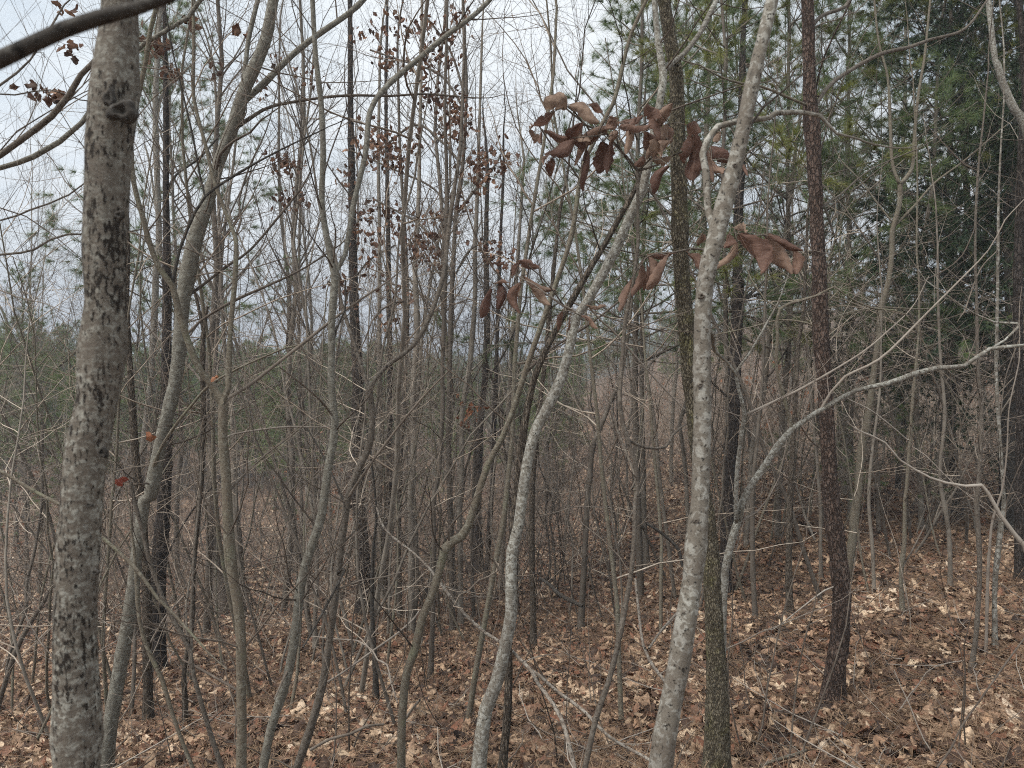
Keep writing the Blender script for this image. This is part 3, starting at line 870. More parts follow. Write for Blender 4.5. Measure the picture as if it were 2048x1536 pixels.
tree('pine_tree', 'reddish brown scaly pine trunk rising from the leaf litter at the right', 'pine tree', 'redpine', None,
     '1666,1412,48 1669,1366,43 1679,1279,40 1683,1192,38 1676,1105,37 1664,1017,35 1661,978,34 1656,876,33 1649,773,32 1642,671,31 1638,534,31 1637,525,30 1632,410,29 1628,308,28 1621,205,28 1618,103,26 1615,0,24 1614,-40,23',
     [('1634,205,8 1655,175,8 1690,147,8 1758,109,9 1815,95,8 1861,79,7 1929,58,6 1975,0,5', 0.6, 'brown', 0.5),
      ('1626,50,9 1640,35,9 1656,27,9 1690,14,9 1705,-10,8', 0.3, 'brown', 0.6),
      ('1630,190,4 1640,140,4 1649,113,4 1669,68,4 1703,0,3', -0.2, 'redpine', 0.4),
      ('1618,212,6 1608,208,6 1567,191,6 1526,174,5 1485,167,5 1444,155,4 1400,130,3', -0.2, 'grey', 0.3),
      ('1645,660,5 1660,640,5 1700,625,4 1760,615,3 1830,618,3', 0.3, 'grey', 0.3),
      ('1640,655,4 1610,645,4 1560,640,3 1500,655,3 1430,670,3', 0.2, 'grey', 0.2),
      ('1634,420,4 1680,390,4 1740,340,3 1830,300,3', 0.4, 'brown', 0.3),
      ('1645,900,3 1620,880,3 1600,850,3', -0.2, 'twig', 0.2),
      ('1676,1170,4 1650,1180,4 1610,1210,3 1560,1250,2', -0.1, 'twig_pale', 0.1)],
     tw=(1.6, 0.3, 0.9), seed=17, top=3.5, sides=44, disp=0.11)
tree('pine_tree', 'dark slim pine trunk just right of the pale front trunk, in the distance', 'pine tree', 'darkpine', None,
     '1450,1195,26 1453,1087,27 1457,1012,27 1461,910,27 1468,808,26 1471,705,24 1476,585,24 1474,500,22 1478,400,19 1482,300,17 1485,100,13 1490,-10,11',
     [('1484,603,7 1510,580,7 1540,555,6 1565,535,4', 0.5, 'black', 0.4), ('1486,600,6 1530,582,5 1600,552,4 1640,530,3', 0.6, 'black', 0.4),
      ('1462,800,5 1440,780,5 1424,764,4', -0.3, 'black', 0.1)],
     tw=(2.0, 0.4, 1.1), seed=18, top=3, sides=18)
tree('dogwood_tree', 'lichen-pale low tree with one long limb sweeping right and up across the red-brown pine', 'tree', 'lichen', 3.45,
     '1446,1290,15 1447,1220,15 1451,1140,16 1463,1087,17 1470,1060,17 1477,1042,17',
     [('1477,1042,16 1484,1005,16 1495,982,16 1526,937,15 1556,893,15 1584,859,14 1618,835,13 1656,811,12 1714,780,11 1775,767,13 1826,749,13 1878,736,12 1929,732,10 1980,698,9 2048,691,8 2110,670,7', -0.1, None, 0.5),
      ('1473,1050,10 1472,1025,10 1474,944,9 1485,859,8 1490,830,8 1478,780,7 1471,746,7 1500,705,5 1550,616,4', -0.2, None, 0.2),
      ('1471,746,6 1455,725,5 1430,702,5 1400,680,4', -0.1, None, 0.1),
      ('1490,830,6 1553,801,6 1615,770,5 1724,705,4 1790,650,3', 0.1, 'twig_pale', 0.3),
      ('1584,857,8 1567,790,8 1553,739,7 1555,671,8 1560,618,8 1632,592,6 1669,573,5 1690,590,4 1740,615,4 1810,628,4 1850,690,3 1900,780,3', 0.0, 'grey', 0.3),
      ('1560,618,4 1530,600,3 1510,570,3', 0.1, 'grey', 0.3),
      ('1642,818,7 1662,784,6 1690,753,6 1758,719,5 1820,661,5 1854,626,4 1912,568,4 1977,500,3 2010,440,3', -0.2, 'twig_pale', 0.3),
      ('1604,840,4 1618,800,3 1630,760,3 1628,725,3', -0.1, 'twig_pale', 0.03),
      ('1980,698,6 2010,680,6 2035,655,6 2036,646,5 1990,645,5 1950,628,4 1900,595,4 1850,560,3 1830,530,3', 0.1, 'pale', 0.1)],
     tw=(3.0, 0.3, 0.9), seed=19, top=0, sides=18, twmat='twig_pale')
tree('poplar_tree', 'ridged grey tree forking high into a Y, just right of the red-brown pine', 'tree', 'grey', None,
     '1690,1170,19 1699,1120,18 1704,1087,18 1711,1017,19 1717,978,18 1724,893,17 1734,842,16 1748,739,14 1758,671,13 1763,613,12 1775,568,12 1784,500,12 1785,461,11 1799,410,11 1801,369,12',
     [('1801,370,8 1785,325,8 1780,239,7 1775,154,6 1758,85,5 1748,0,5', 0.2, None, 1.5),
      ('1801,370,9 1820,345,9 1826,325,8 1830,256,8 1837,188,7 1850,103,6 1861,0,5', 0.3, None, 1.5),
      ('1786,455,6 1830,410,5 1870,365,5 1930,320,4 2000,260,3', 0.2, None, 0.5),
      ('1781,440,4 1750,400,4 1720,360,3 1690,330,3', 0.2, None, 0.3)],
     tw=(4, 0.4, 1.2), seed=20, top=0, sides=14)
tree('sapling', 'thin sapling with a mossy foot on the open leaf litter at right', 'sapling', 'grey', None,
     '1805,1227,11 1802,1157,10 1806,1110,10 1809,1087,10 1810,1000,8 1813,978,8 1820,876,8 1826,790,7 1837,671,5 1838,560,5 1833,500,4 1835,350,4 1828,200,3',
     [('1808,1130,4 1830,1090,4 1850,1050,3', 0.2, 'twig'), ('1815,880,3 1780,850,3 1740,820,3 1700,800,2', -0.2, 'twig_pale', 0.2), ('1818,890,3 1850,910,3 1900,960,3 1960,1010,2', -0.2, 'twig_pale', 0.2)],
     tw=(4, 0.3, 1.0), seed=21, top=1.5)
tree('sapling', 'straight dark slim stem at the far right, standing closest to the camera there', 'sapling', 'brown', None,
     '1941,1349,13 1950,1290,12 1955,1244,11 1959,1140,11 1953,1000,11 1956,978,10 1963,842,9 1956,739,8 1953,602,7 1950,478,6 1956,342,5 1967,239,4 1977,137,3',
     [('1956,342,3 1930,330,3 1900,300,3 1870,270,2', 0.1, 'twig', 0.2), ('1952,450,3 1925,510,3 1890,540,3 1860,555,2', -0.1, 'twig', 0.1)],
     tw=(3, 0.3, 0.9), seed=22, top=1.0)
tree('sapling', 'pale straight pole with scattered dots, right of the dark slim stem', 'sapling', 'pale', None,
     '1990,1307,13 1990,1174,12 1997,1100,12 2004,1035,12 2008,995,9 1997,842,9 1992,739,8 1994,637,7 1996,500,6 1997,410,5 2001,308,4 2008,205,4',
     [('1996,500,3 1960,540,3 1930,620,3', -0.2, 'twig', 0.1), ('2000,840,3 2010,760,3 2030,700,3', 0.1, 'twig', 0.1)],
     tw=(3, 0.3, 0.9), seed=23, top=1.5)
tree('sapling', 'thin wand leaning right at the foot of the pale dotted pole', 'sapling', 'twig_pale', None,
     '1972,1314,7 1974,1220,7 1976,1140,7 1980,1080,6 1986,1035,6 2004,980,5 2014,900,4 2018,820,3 2035,740,3', [], tw=(3, 0.3, 0.7), seed=24, top=0.5)
tree('dead_sapling', 'bleached dead branch curving down into the right edge', 'dead branch', 'twig_pale', 2.6,
     '2110,1290,14 2075,1180,12 2048,1090,12 2030,1070,11 2000,1030,10 1975,985,9 1962,970,9 1930,972,7 1890,965,6 1860,955,5 1800,920,4 1770,885,4', [], tw=(3, 0.15, 0.5), seed=25, top=0.2)
tree('leaning_tree', 'grey speckled trunk leaning out of the dark evergreen at the top right corner', 'tree', 'lichen', None,
     '2150,1180,30 2140,900,30 2120,600,26 2090,400,22 2048,250,19 2031,222,18 2008,171,16 1995,130,13 1990,120,12 1983,60,12 1977,0,12', [], tw=(2, 0.3, 0.9), seed=26, top=1.5)

# stems at the left edge
tree('sapling', 'two-stemmed brown sapling leaning right at the left edge beside the mottled trunk', 'sapling', 'brown', None,
     '-8,1440,12 0,1401,11 28,1314,12 48,1270,11 63,1244,10 90,1200,9 112,1157,8 150,1110,7 200,1050,6 250,960,5 300,880,4',
     [('12,1360,7 17,1314,7 38,1255,8 52,1216,8 52,1174,8 62,1130,8 70,1098,8 84,1000,7 83,900,7 85,850,7', 0.3)],
     tw=(3, 0.3, 0.9), seed=27, top=0.6, tw_t0=0.3)
tree('redbud_tree', 'slim tree forking into a wide Y at the left edge before the far pines', 'tree', 'grey', None,
     '80,1190,10 82,1080,9 84,1000,9 84,900,8 82,840,8 82,784,8',
     [('82,784,6 60,730,6 27,678,5 0,613,5 -40,560,4', 0.2), ('82,784,7 110,740,7 143,712,7 160,692,7 190,650,5 230,580,4', 0.2), ('62,735,4 66,690,4 66,650,3 55,600,3 0,520,3', 0.3)],
     tw=(5, 0.4, 1.2), seed=28, top=0)
tree('sapling', 'crooked thin sapling forking low, crossing in front of the furrowed pine at left', 'sapling', 'brown', 3.0,
     '447,1545,12 422,1471,11 401,1401,11 387,1349,10 380,1300,12 349,1244,11 324,1192,10 300,1122,10 283,1052,9 269,1000,9 262,965,9',
     [('384,1300,7 382,1240,6 386,1140,6 392,1060,6 399,1000,6 404,900,5', 0.2)], tw=(3, 0.25, 0.7), seed=29, top=0.0)
tree('sapling', 'thin drooping grey wand beside the smooth leaning tree foot', 'sapling', 'grey', 2.9,
     '387,1540,9 366,1488,9 342,1419,9 324,1359,10 297,1303,9 279,1244,8 272,1157,8 268,1100,6 262,1060,5', [], tw=(2.5, 0.2, 0.6), seed=30, top=0.2)
tree('sapling', 'straight brown stem with ragged split top, standing behind the forking sapling', 'sapling', 'ridged', None,
     '370,1460,13 370,1410,12 368,1349,11 376,1290,10 384,1244,10 387,1140,9 393,1060,10 398,1000,11 403,944,12 407,842,12 405,739,11 407,664,10',
     [('407,664,8 400,630,8 393,596,7 385,570,6', 0.0), ('407,664,8 412,640,8 415,613,7', 0.0)], tw=(2.5, 0.3, 0.8), seed=31, top=0)
tree('tree_limb', 'long straight pole-like limb slanting down right behind the mottled trunk', 'branch', 'grey', 2.2,
     '-330,1200,12 -300,900,12 -200,830,11 -100,870,10 0,941,8 68,982,8 120,1009,8 216,1084,8 265,1129,9 290,1160,8 314,1195,7', [], tw=(1.5, 0.2, 0.6), seed=32, top=0.3, sides=8)
left_tree = tree('sycamore_tree', 'tree out of the left edge sending smooth limbs up right behind the mottled trunk', 'tree', 'smooth', 2.7,
     '-420,1400,46 -400,1000,44 -370,700,40 -330,500,34 -290,420,30 -200,380,20 -100,355,15 0,337,12 68,314,13 120,284,12 164,246,11 230,150,10 290,85,9 325,65,9 376,34,8 400,0,8',
     [('-300,440,16 -200,400,15 -100,360,15 0,310,14 41,280,14 103,232,14 137,191,13 161,150,12 185,126,11 240,60,9 280,-10,8', -0.2, 'brown', 0.5),
      ('-300,440,7 -150,460,6 0,441,5 60,420,5 137,390,4 200,340,3', 0.0, 'brown', 0.3),
      ('-310,460,8 -150,510,7 0,509,6 68,499,6 103,478,5 137,468,5 200,470,4', 0.1, 'brown', 0.4),
      ('-300,420,8 -200,300,7 -90,230,6 0,170,5 60,120,4 110,40,4', 0.2, 'brown', 0.3),
      ('-300,430,7 -200,330,6 -60,200,5 30,190,4 100,180,3 160,200,3', 0.3, 'brown', 0.3)],
     tw=(5, 0.35, 1.1), seed=33, top=0.6)[0]

# stems in the middle distance that the photo lets one follow
MIDT = [
    ('straight grey pole rising through the hanging oak leaves left of centre', 'mid', '823,1272,15 823,1174,14 823,1035,14 820,1013,13 827,910,13 827,773,13 834,671,12 830,525,11 837,410,9 841,205,7 844,0,6'),
    ('slim pole with rust-coloured dead leaves on it at eye height, near the centre', 'mid', '921,1251,12 921,1105,12 919,1013,11 924,944,11 924,842,11 929,790,11 940,722,11 950,600,10 950,500,10 955,380,8 960,200,6 965,50,4'),
    ('slim leaning pole with an orange-brown foot, behind the elbowed stem', 'mid', '861,1359,12 865,1244,10 868,1120,9 868,1000,9 878,944,9 885,808,9 885,739,9 892,500,9 893,350,8 890,200,6 895,0,5'),
    ('pair-like dark pine trunk standing deepest in the centre thicket', 'darkpine', '957,1150,22 955,1000,17 960,860,15 970,750,14 974,650,13 972,500,11 975,350,9'),
    ('narrow dark trunk touching the deepest pine trunk on its right', 'darkpine', '974,1160,12 978,1070,11 985,960,10 990,800,9 995,650,8 1000,500,7 1008,330,5'),
    ('ridged tan stem standing right of the lichen trunk foot', 'ridged', '1067,1304,14 1066,1220,13 1064,1140,12 1064,1000,12 1070,900,11 1080,800,10 1092,700,9 1105,560,8 1120,420,6'),
    ('grey-brown trunk with a dead black branch leaning on its foot, right of centre', 'mid', '1161,1258,13 1165,1190,12 1168,1140,12 1175,1000,12 1180,950,11 1186,893,11 1213,825,9 1240,756,8 1255,680,6 1268,560,5'),
    ('smooth grey trunk on the litter slope between the centre stems and the front trunk', 'mid', '1294,1140,14 1288,1060,12 1286,940,11 1284,800,10 1284,640,9 1288,450,8 1290,250,6'),
    ('grey pole crossing above the dark pine foot at left centre', 'mid', '767,1202,13 764,1105,13 759,1013,13 760,842,11 759,705,10 759,500,8 757,300,7 760,100,5'),
    ('stout grey trunk immediately behind the forking grey sapling', 'mid', '484,1244,22 478,1100,18 470,1000,15 466,842,12 450,705,9 440,500,8 436,350,6 430,150,5'),
    ('wide smooth grey trunk leaning left, low behind the forking sapling', 'mid', '447,1228,30 436,1150,22 425,1050,15 420,950,12 425,850,10 432,700,9 445,500,7 470,300,5'),
    ('pale straight pole left of centre against the far pines', 'mid', '585,1150,11 582,1000,10 578,944,10 578,739,10 577,568,9 560,400,7 558,200,5 560,50,4'),
    ('thin pole beside the pale pole left of centre', 'mid', '604,1160,9 603,1000,8 600,850,7 598,700,7 598,568,6 600,400,5 603,200,4'),
    ('ridged tree with dark foot left of the red-brown pine', 'ridged', '1580,1234,18 1578,1140,15 1580,1000,14 1583,940,12 1587,876,11 1594,739,9 1596,688,9 1608,620,8 1611,534,7 1614,480,6'),
    ('thin brown pole between the pale low tree and the ridged dark-footed tree', 'mid', '1512,1244,11 1507,1180,10 1505,1140,10 1505,1000,10 1512,900,8 1520,820,7 1526,739,6 1530,600,5 1535,450,4'),
    ('thin pole ending at the left side of the red-brown pine foot', 'mid', '1642,1157,9 1641,1100,8 1640,1020,7 1632,900,6 1620,780,5'),
    ('slim pole with twin stems near the top centre sky gap', 'mid', '1000,1180,11 1008,1050,10 1015,900,9 1020,750,9 1030,600,8 1040,450,6 1048,320,5'),
    ('dark pine pole behind the arching limb, left of the hanging oak leaves', 'darkpine', '770,1180,14 776,1000,13 780,800,12 778,600,11 775,400,9 772,200,7 775,0,5'),
    ('grey pole splitting in two below the hanging oak leaves', 'mid', '800,1240,12 797,1100,11 800,950,10 808,800,9 815,650,8 812,500,7 800,300,6 795,100,5'),
    ('thin leaning stem right of the thin dark leaf-bearing stem', 'mid', '1350,1200,8 1335,1080,8 1320,960,8 1310,850,7 1290,740,6 1260,650,5'),
    ('lopsided brown stem low at the far right, before the cedar', 'mid', '1900,1180,11 1897,1060,10 1880,950,9 1890,830,8 1880,700,6 1875,560,5'),
    ('dark trunk standing in the shade of the cedar at the right edge', 'darkpine', '2040,1165,24 2038,1000,21 2040,850,19 2035,650,24 2040,400,20 2050,200,16'),
    ('thin grey stem against the cedar, right of the Y-forked tree', 'mid', '1748,1190,8 1745,1100,8 1738,1000,7 1745,900,6 1760,780,5 1762,650,4'),
    ('short brown stem in the litter left of the curved grey sapling', 'mid', '632,1300,12 630,1240,10 634,1150,9 632,1040,8 625,900,7 618,760,6 612,600,5'),
    ('dark wet-looking stub with white broken twig, left of the elbowed stem', 'black', '752,1410,14 750,1330,11 745,1260,9 744,1180,8 746,1100,6 752,1020,5 740,900,4'),
]
for i, (lab, mt, tr) in enumerate(MIDT):
    nm = 'pine_tree' if mt == 'darkpine' else 'bare_tree'
    tree(nm, lab, 'tree', mt, None, tr, [], tw=(3.2, 0.4, 1.3), seed=200 + i, top=1.5, twmat='midtwig', sides=10, tw_t0=0.25, sub=4)

# ------------------------------------------------------------------ dead sticks lying and leaning over the litter
def stick(name, label, mat, lines, d0, d1, cat='branch', seed=0, tw=None, settle=True):
    r = np.random.default_rng(seed + 900)
    ps = []
    first = None
    allL = []
    for j, s in enumerate(lines):
        pts = parse(s)
        Pl, Rl = limb3(pts, d0, d1, 0.04)
        Rl = Rl * 0.74
        if settle:
            g = H(Pl[:, 0], Pl[:, 1])
            Pl[:, 2] = np.maximum(Pl[:, 2], g + Rl * 0.6)
        Pl, Rl = knobble(Pl, Rl, r, 0.08)
        allL.append((Pl, Rl))
        ps.append((*tubes(Pl[None], Rl[None], 8), 0))
    if tw:
        A, AR = grow(r, allL, lambda L: L * tw, 0.1, 1.0, (0.1, 0.45), (30, 70), 0.02, 0.15, 6, 0.4, 0.001, 0.003)
        ps.append((*tubes(A, AR, 4), 0))
    loc = allL[0][0][-1].copy()
    ps = [(v - loc, f, m) for v, f, m in ps]
    o = bpy.data.objects.new(name, mk_mesh(name, ps, [M[mat]]))
    COL.objects.link(o)
    o.location = loc
    return tag(o, label, cat)


stick('fallen_branch', 'long pale dead branch slanting down right, past the lichen trunk to the front trunk', 'deadwood',
      ['753,1014,6 771,1059,7 830,1108,7 861,1140,8 896,1188,9 931,1230,9 970,1265,9 1004,1286,9 1029,1307,10 1064,1342,11 1080,1352,10 1116,1384,9 1168,1422,9 1221,1475,9 1305,1523,9 1350,1560,9'], 3.6, 2.75, seed=1, tw=2.5)
stick('fallen_branch', 'knobbed grey stick leaning under the long pale dead branch at bottom centre', 'deadwood',
      ['1064,1342,11 1075,1365,11 1092,1387,11 1123,1436,12 1141,1495,13 1153,1545,13'], 3.05, 2.75, seed=2, tw=1)
stick('fallen_branch', 'forked pale stick leaning left of the front trunk foot', 'deadwood',
      ['1270,1157,7 1280,1244,8 1287,1290,8 1305,1331,10 1332,1366,10 1345,1385,10', '1353,1227,7 1322,1262,7 1298,1297,6'], 3.9, 3.4, seed=3, tw=2)
stick('fallen_branch', 'charred black bough arching low right of centre in front of the litter slope', 'black',
      ['1293,1047,7 1315,1060,8 1340,1080,9 1358,1100,10 1364,1132,9'], 6.2, 6.2, seed=4, settle=False)
stick('fallen_branch', 'charred black pole leaning down to a stump right of centre', 'black',
      ['1078,1155,8 1100,1170,10 1120,1190,11 1150,1205,12 1164,1212,10'], 6.6, 6.4, seed=5, settle=False, tw=3)
stick('fallen_branch', 'crooked stick lying on the leaves near the bottom left of centre', 'twig',
      ['620,1500,8 660,1478,8 700,1468,8 735,1452,7 768,1449,6'], 3.3, 3.5, seed=6, tw=2)
stick('fallen_branch', 'pale stick propped over the leaves toward the dark wet stub', 'twig_pale',
      ['640,1372,6 690,1342,6 745,1302,6 790,1270,6 825,1240,5 838,1222,4'], 3.9, 4.6, seed=7, tw=2)
stick('fallen_branch', 'thin white forked twig hanging down beside the dark wet stub', 'twig_pale',
      ['620,1272,3 670,1278,4 715,1282,4 745,1302,5 755,1320,5 774,1330,5 782,1365,4 795,1405,4'], 4.0, 3.6, seed=8, tw=2, settle=False)
stick('fallen_branch', 'mossy stick half buried in leaves below the red-brown pine', 'grey',
      ['1520,1532,9 1560,1518,9 1595,1508,10 1612,1500,9'], 3.3, 3.4, seed=9)
stick('fallen_branch', 'slim tan wand leaning up to the right edge at the bottom right', 'twig',
      ['1873,1536,7 1900,1500,7 1925,1450,7 1960,1400,6 1995,1350,6 2020,1315,6 2050,1275,5'], 2.9, 3.5, seed=10, settle=False)
stick('fallen_branch', 'grey log lying across the litter behind the forking sapling', 'twig',
      ['490,1155,9 560,1168,8 620,1172,7 700,1170,6'], ground_hit(490, 1160), ground_hit(700, 1172), seed=11)
stick('fallen_branch', 'thin pole lying just below the grey log behind the saplings', 'twig_pale',
      ['485,1174,6 520,1185,6 560,1200,6 640,1202,5'], ground_hit(485, 1180), ground_hit(640, 1204), seed=12)
stick('fallen_branch', 'brown pole leaning off the ridged trunk toward the lower left', 'twig',
      ['365,1320,7 395,1335,8 430,1355,8 450,1366,8 478,1382,8'], 4.4, 4.0, seed=13, tw=2)
stick('fallen_branch', 'short snapped white stub sticking out of the leaves by the elbowed stem', 'twig_pale',
      ['812,1436,9 822,1422,8 833,1408,7 840,1400,6'], 3.3, 3.2, seed=14)

# ------------------------------------------------------------------ the big curled leaves
def big_leaf_mesh(bpx, tpx, wpx, depth, r, dark=False):
    dz = r.normal(0, 0.03)
    B = P(bpx[0], bpx[1], depth)
    T = P(tpx[0], tpx[1], depth + dz)
    ax = T - B
    L = np.linalg.norm(ax)
    d = ax / L
    w = wpx * depth / F
    view = unit(B - np.array([0, 0, EYE]))
    side = unit(np.cross(d, view))
    nrm = np.cross(side, d)
    roll = r.uniform(-0.9, 0.9)
    side, nrm = side * math.cos(roll) + nrm * math.sin(roll), nrm * math.cos(roll) - side * math.sin(roll)
    nx, ny = 26, 12
    fold = r.uniform(0.1, 0.8)
    cl = r.uniform(1.0, 3.2)                     # how far the margins roll in
    asym = r.uniform(0.4, 1.0, 2)
    bend = r.uniform(-0.16, 0.16)
    bend2 = r.uniform(-0.12, 0.12)
    hook = r.uniform(0.0, 0.6)
    cr_ = r.uniform(0.04, 0.09)
    tw = r.uniform(-1.6, 1.6)
    ph = r.uniform(0, 6, 5)
    nick = [(r.uniform(0.25, 0.95), r.choice([-1, 1]), r.uniform(0.15, 0.5), r.uniform(0.03, 0.07)) for _ in range(3)]
    V, UV = [], []
    half = w * 0.82
    for i in range(nx + 1):
        t = i / nx
        prof = max(0.04, math.sin(math.pi * min(1, 0.04 + 0.93 * t ** 1.15)) ** 0.75)
        cen = B + d * (L * (t - 0.10 * hook * t * t)) + nrm * (bend * L * math.sin(math.pi * t)) + side * (bend2 * L * math.sin(1.5 * math.pi * t))
        cen = cen - view * (hook * 0.25 * L * max(0, t - 0.55))
        ang = tw * (t - 0.35)
        s1 = side * math.cos(ang) + nrm * math.sin(ang)
        n1 = nrm * math.cos(ang) - side * math.sin(ang)
        for j in range(ny + 1):
            s = (j / ny - 0.5) * 2
            sg = 0 if s < 0 else 1
            edge = 1 + 0.05 * math.sin(31 * t + ph[0] + sg) + 0.04 * math.sin(57 * t + ph[1])
            for (nt, ns, nd, nw_) in nick:
                if ns * s > 0:
                    edge -= nd * abs(s) ** 4 * math.exp(-((t - nt) / nw_) ** 2)
            a_ = abs(s) * half * prof * edge
            # walk along the blade: flat by the midrib, rolling towards the margin
            k_ = cl * asym[sg] * (0.6 + 0.7 * t) * (1 + 0.35 * math.sin(6 * t + ph[2] + 2 * sg))
            th0 = fold * (0.6 + 0.4 * math.sin(3 * t + ph[3]))
            R_ = half * prof + 1e-5
            th = th0 + k_ * (a_ / R_) ** 1.6
            thm = th0 + 0.45 * k_ * (a_ / R_) ** 1.6
            x = a_ * math.cos(thm) * (1 if sg else -1)
            z = a_ * math.sin(thm)
            z += 0.022 * w * math.sin((t - 0.33 * abs(s)) * 2 * math.pi * 6.5) * min(1, 4 * abs(s))
            q_ = Vector((t * 5 + ph[0] * 9, s * 2.2, ph[1] * 7))
            z += cr_ * w * 1.3 * mnoise.noise(q_) + cr_ * w * 0.7 * mnoise.noise(q_ * 3.1)
            x += cr_ * w * 0.8 * mnoise.noise(q_ * 1.9 + Vector((5, 5, 5)))
            V.append(cen + s1 * x + n1 * z)
            UV.append((s * 0.5 + 0.5, t))
    V = np.array(V)
    idx = np.arange(len(V)).reshape(nx + 1, ny + 1)
    Fq = np.stack([idx[:-1, :-1], idx[1:, :-1], idx[1:, 1:], idx[:-1, 1:]], -1).reshape(-1, 4)
    st = tubes(np.array([[B - d * 0.012, B, B + d * L * 0.5]]), np.array([[0.0014, 0.0014, 0.0008]]), 4)
    me = mk_mesh('big_leaf', [(V, Fq, 0), (*st, 0)], [M['bigleaf']])
    uv = me.uv_layers.new(name='leaf')
    li = np.empty(len(me.loops), np.int32)
    me.loops.foreach_get('vertex_index', li)
    U = np.vstack([np.array(UV), np.full((len(st[0]), 2), 0.5)])
    uv.data.foreach_set('uv', U[li].astype(np.float32).ravel())
    return me


def hang_leaves(owner, foot, specs, off, depth, seed, lines):
    r = np.random.default_rng(seed)
    allp = np.concatenate([l[0] for l in lines])
    stalks = []
    for (bx, by, tx, ty, w) in specs:
        k = 2.926
        dl = depth + r.normal(0, 0.05)
        me = big_leaf_mesh((off[0] + bx / k, off[1] + by / k), (off[0] + tx / k, off[1] + ty / k), w / k, dl, r)
        Bp = P(off[0] + bx / k, off[1] + by / k, dl)
        dist = np.linalg.norm(allp - Bp, axis=1)
        q = allp[int(np.argmin(dist))]
        if dist.min() < 0.30:
            mid = (Bp + q) / 2 + np.array([0, 0, 0.12 * dist.min()])
            sl, sr = smooth_line([q, mid, Bp], [0.0022, 0.0018, 0.0014], 0.012)
            t_ = tubes(sl[None], sr[None], 5)
            stalks.append((t_[0] - foot, t_[1], 0))
            allp = np.vstack([allp, sl])
        me.transform(__import__('mathutils').Matrix.Translation(-Vector(foot)))
        part('leaf', me, owner)
    if stalks:
        part('stalks', mk_mesh('stalks', stalks, [M['brown']]), owner)


C10 = (1000, 150)
hang_leaves(mag, mag_foot, [
    (385, 200, 262, 118, 80), (405, 180, 590, 262, 62), (520, 175, 605, 215, 45), (320, 212, 172, 340, 62), (175, 320, 200, 405, 50),
    (240, 330, 232, 405, 38), (435, 352, 248, 350, 46), (436, 385, 265, 480, 70), (300, 500, 310, 592, 80), (285, 470, 250, 520, 20),
    (485, 280, 470, 450, 100), (655, 295, 415, 510, 56), (505, 440, 495, 682, 50), (640, 242, 668, 320, 64), (700, 280, 838, 232, 48),
    (700, 308, 885, 266, 48), (745, 300, 755, 465, 52), (600, 390, 590, 580, 85), (655, 350, 625, 585, 48), (945, 245, 865, 160, 75),
    (940, 300, 995, 160, 70), (875, 250, 965, 400, 66), (985, 290, 895, 480, 90), (895, 500, 1000, 470, 60), (985, 530, 885, 690, 70),
    (840, 470, 800, 540, 40), (960, 300, 1000, 400, 60),
    (1095, 295, 1180, 335, 60), (1135, 345, 1125, 630, 105), (1195, 400, 1265, 640, 80), (1230, 420, 1345, 520, 60), (1290, 330, 1240, 390, 40),
    (1240, 500, 1290, 590, 50), (1385, 520, 1450, 590, 30), (560, 300, 520, 420, 60), (690, 330, 640, 400, 50), (860, 330, 900, 470, 70), (930, 380, 870, 500, 60),
    (800, 250, 740, 330, 40), (620, 300, 560, 360, 50), (1000, 380, 940, 470, 60), (1110, 350, 1090, 520, 70), (460, 330, 520, 400, 40)], C10, 2.72, 5, mag_lines)
hang_leaves(mag, mag_foot, [
    (1185, 930, 1165, 1005, 55), (1105, 1045, 1190, 1130, 50), (1370, 895, 1440, 925, 50), (1385, 975, 1262, 1175, 55), (1400, 930, 1535, 1175, 120),
    (1555, 935, 1700, 1182, 115), (1570, 940, 1785, 1030, 52), (1720, 1030, 1745, 1165, 60), (1010, 1045, 855, 1070, 28), (870, 1060, 925, 1185, 60),
    (985, 1055, 850, 1262, 58), (830, 1110, 792, 1310, 48), (770, 1200, 700, 1400, 46), (862, 1110, 850, 1270, 32), (1340, 930, 1310, 1010, 70),
    (1150, 1060, 1105, 1050, 30)], C10, 2.7, 6, mag_lines)
C5 = (680, 500)
hang_leaves(lich, lich_foot, [
    (1165, 105, 1035, 72, 42), (1045, 75, 1005, 150, 32), (980, 190, 895, 185, 26), (940, 195, 935, 352, 62), (880, 225, 820, 405, 60),
    (1055, 190, 1035, 372, 66), (1075, 155, 1250, 245, 52), (1125, 225, 1240, 320, 44), (1410, 385, 1520, 450, 36), (1450, 325, 1560, 342, 24),
    (1345, 390, 1330, 485, 26), (1300, 360, 1270, 480, 30)], C5, 2.8, 7, lich_lines)

# little rust-red leaves caught at the left
def small_leaf_thing(name, label, px, py, d, n, size, mat, seed, spread=0.03, cat='leaf'):
    r = np.random.default_rng(seed)
    c = P(px, py, d)
    pos = r.normal(size=(n, 3)) * spread
    X, Fq = leaves_at(r, pos, size, (6, 4), 1.2, 0.6)
    # the snagged twig that holds them
    q = np.array([[[0.0, 0, 0.02], [0.03, 0.0, 0.03], [0.07, 0.01, 0.035], [0.12, 0.02, 0.05]]]) + r.normal(size=(1, 4, 3)) * 0.004
    st = tubes(q, np.full((1, 4), 0.0012), 5)
    o = bpy.data.objects.new(name, mk_mesh(name, [(X, Fq, 0), (*st, 1)], [M[mat], M['twig']], True))
    COL.objects.link(o)
    o.location = c
    return tag(o, label, cat)


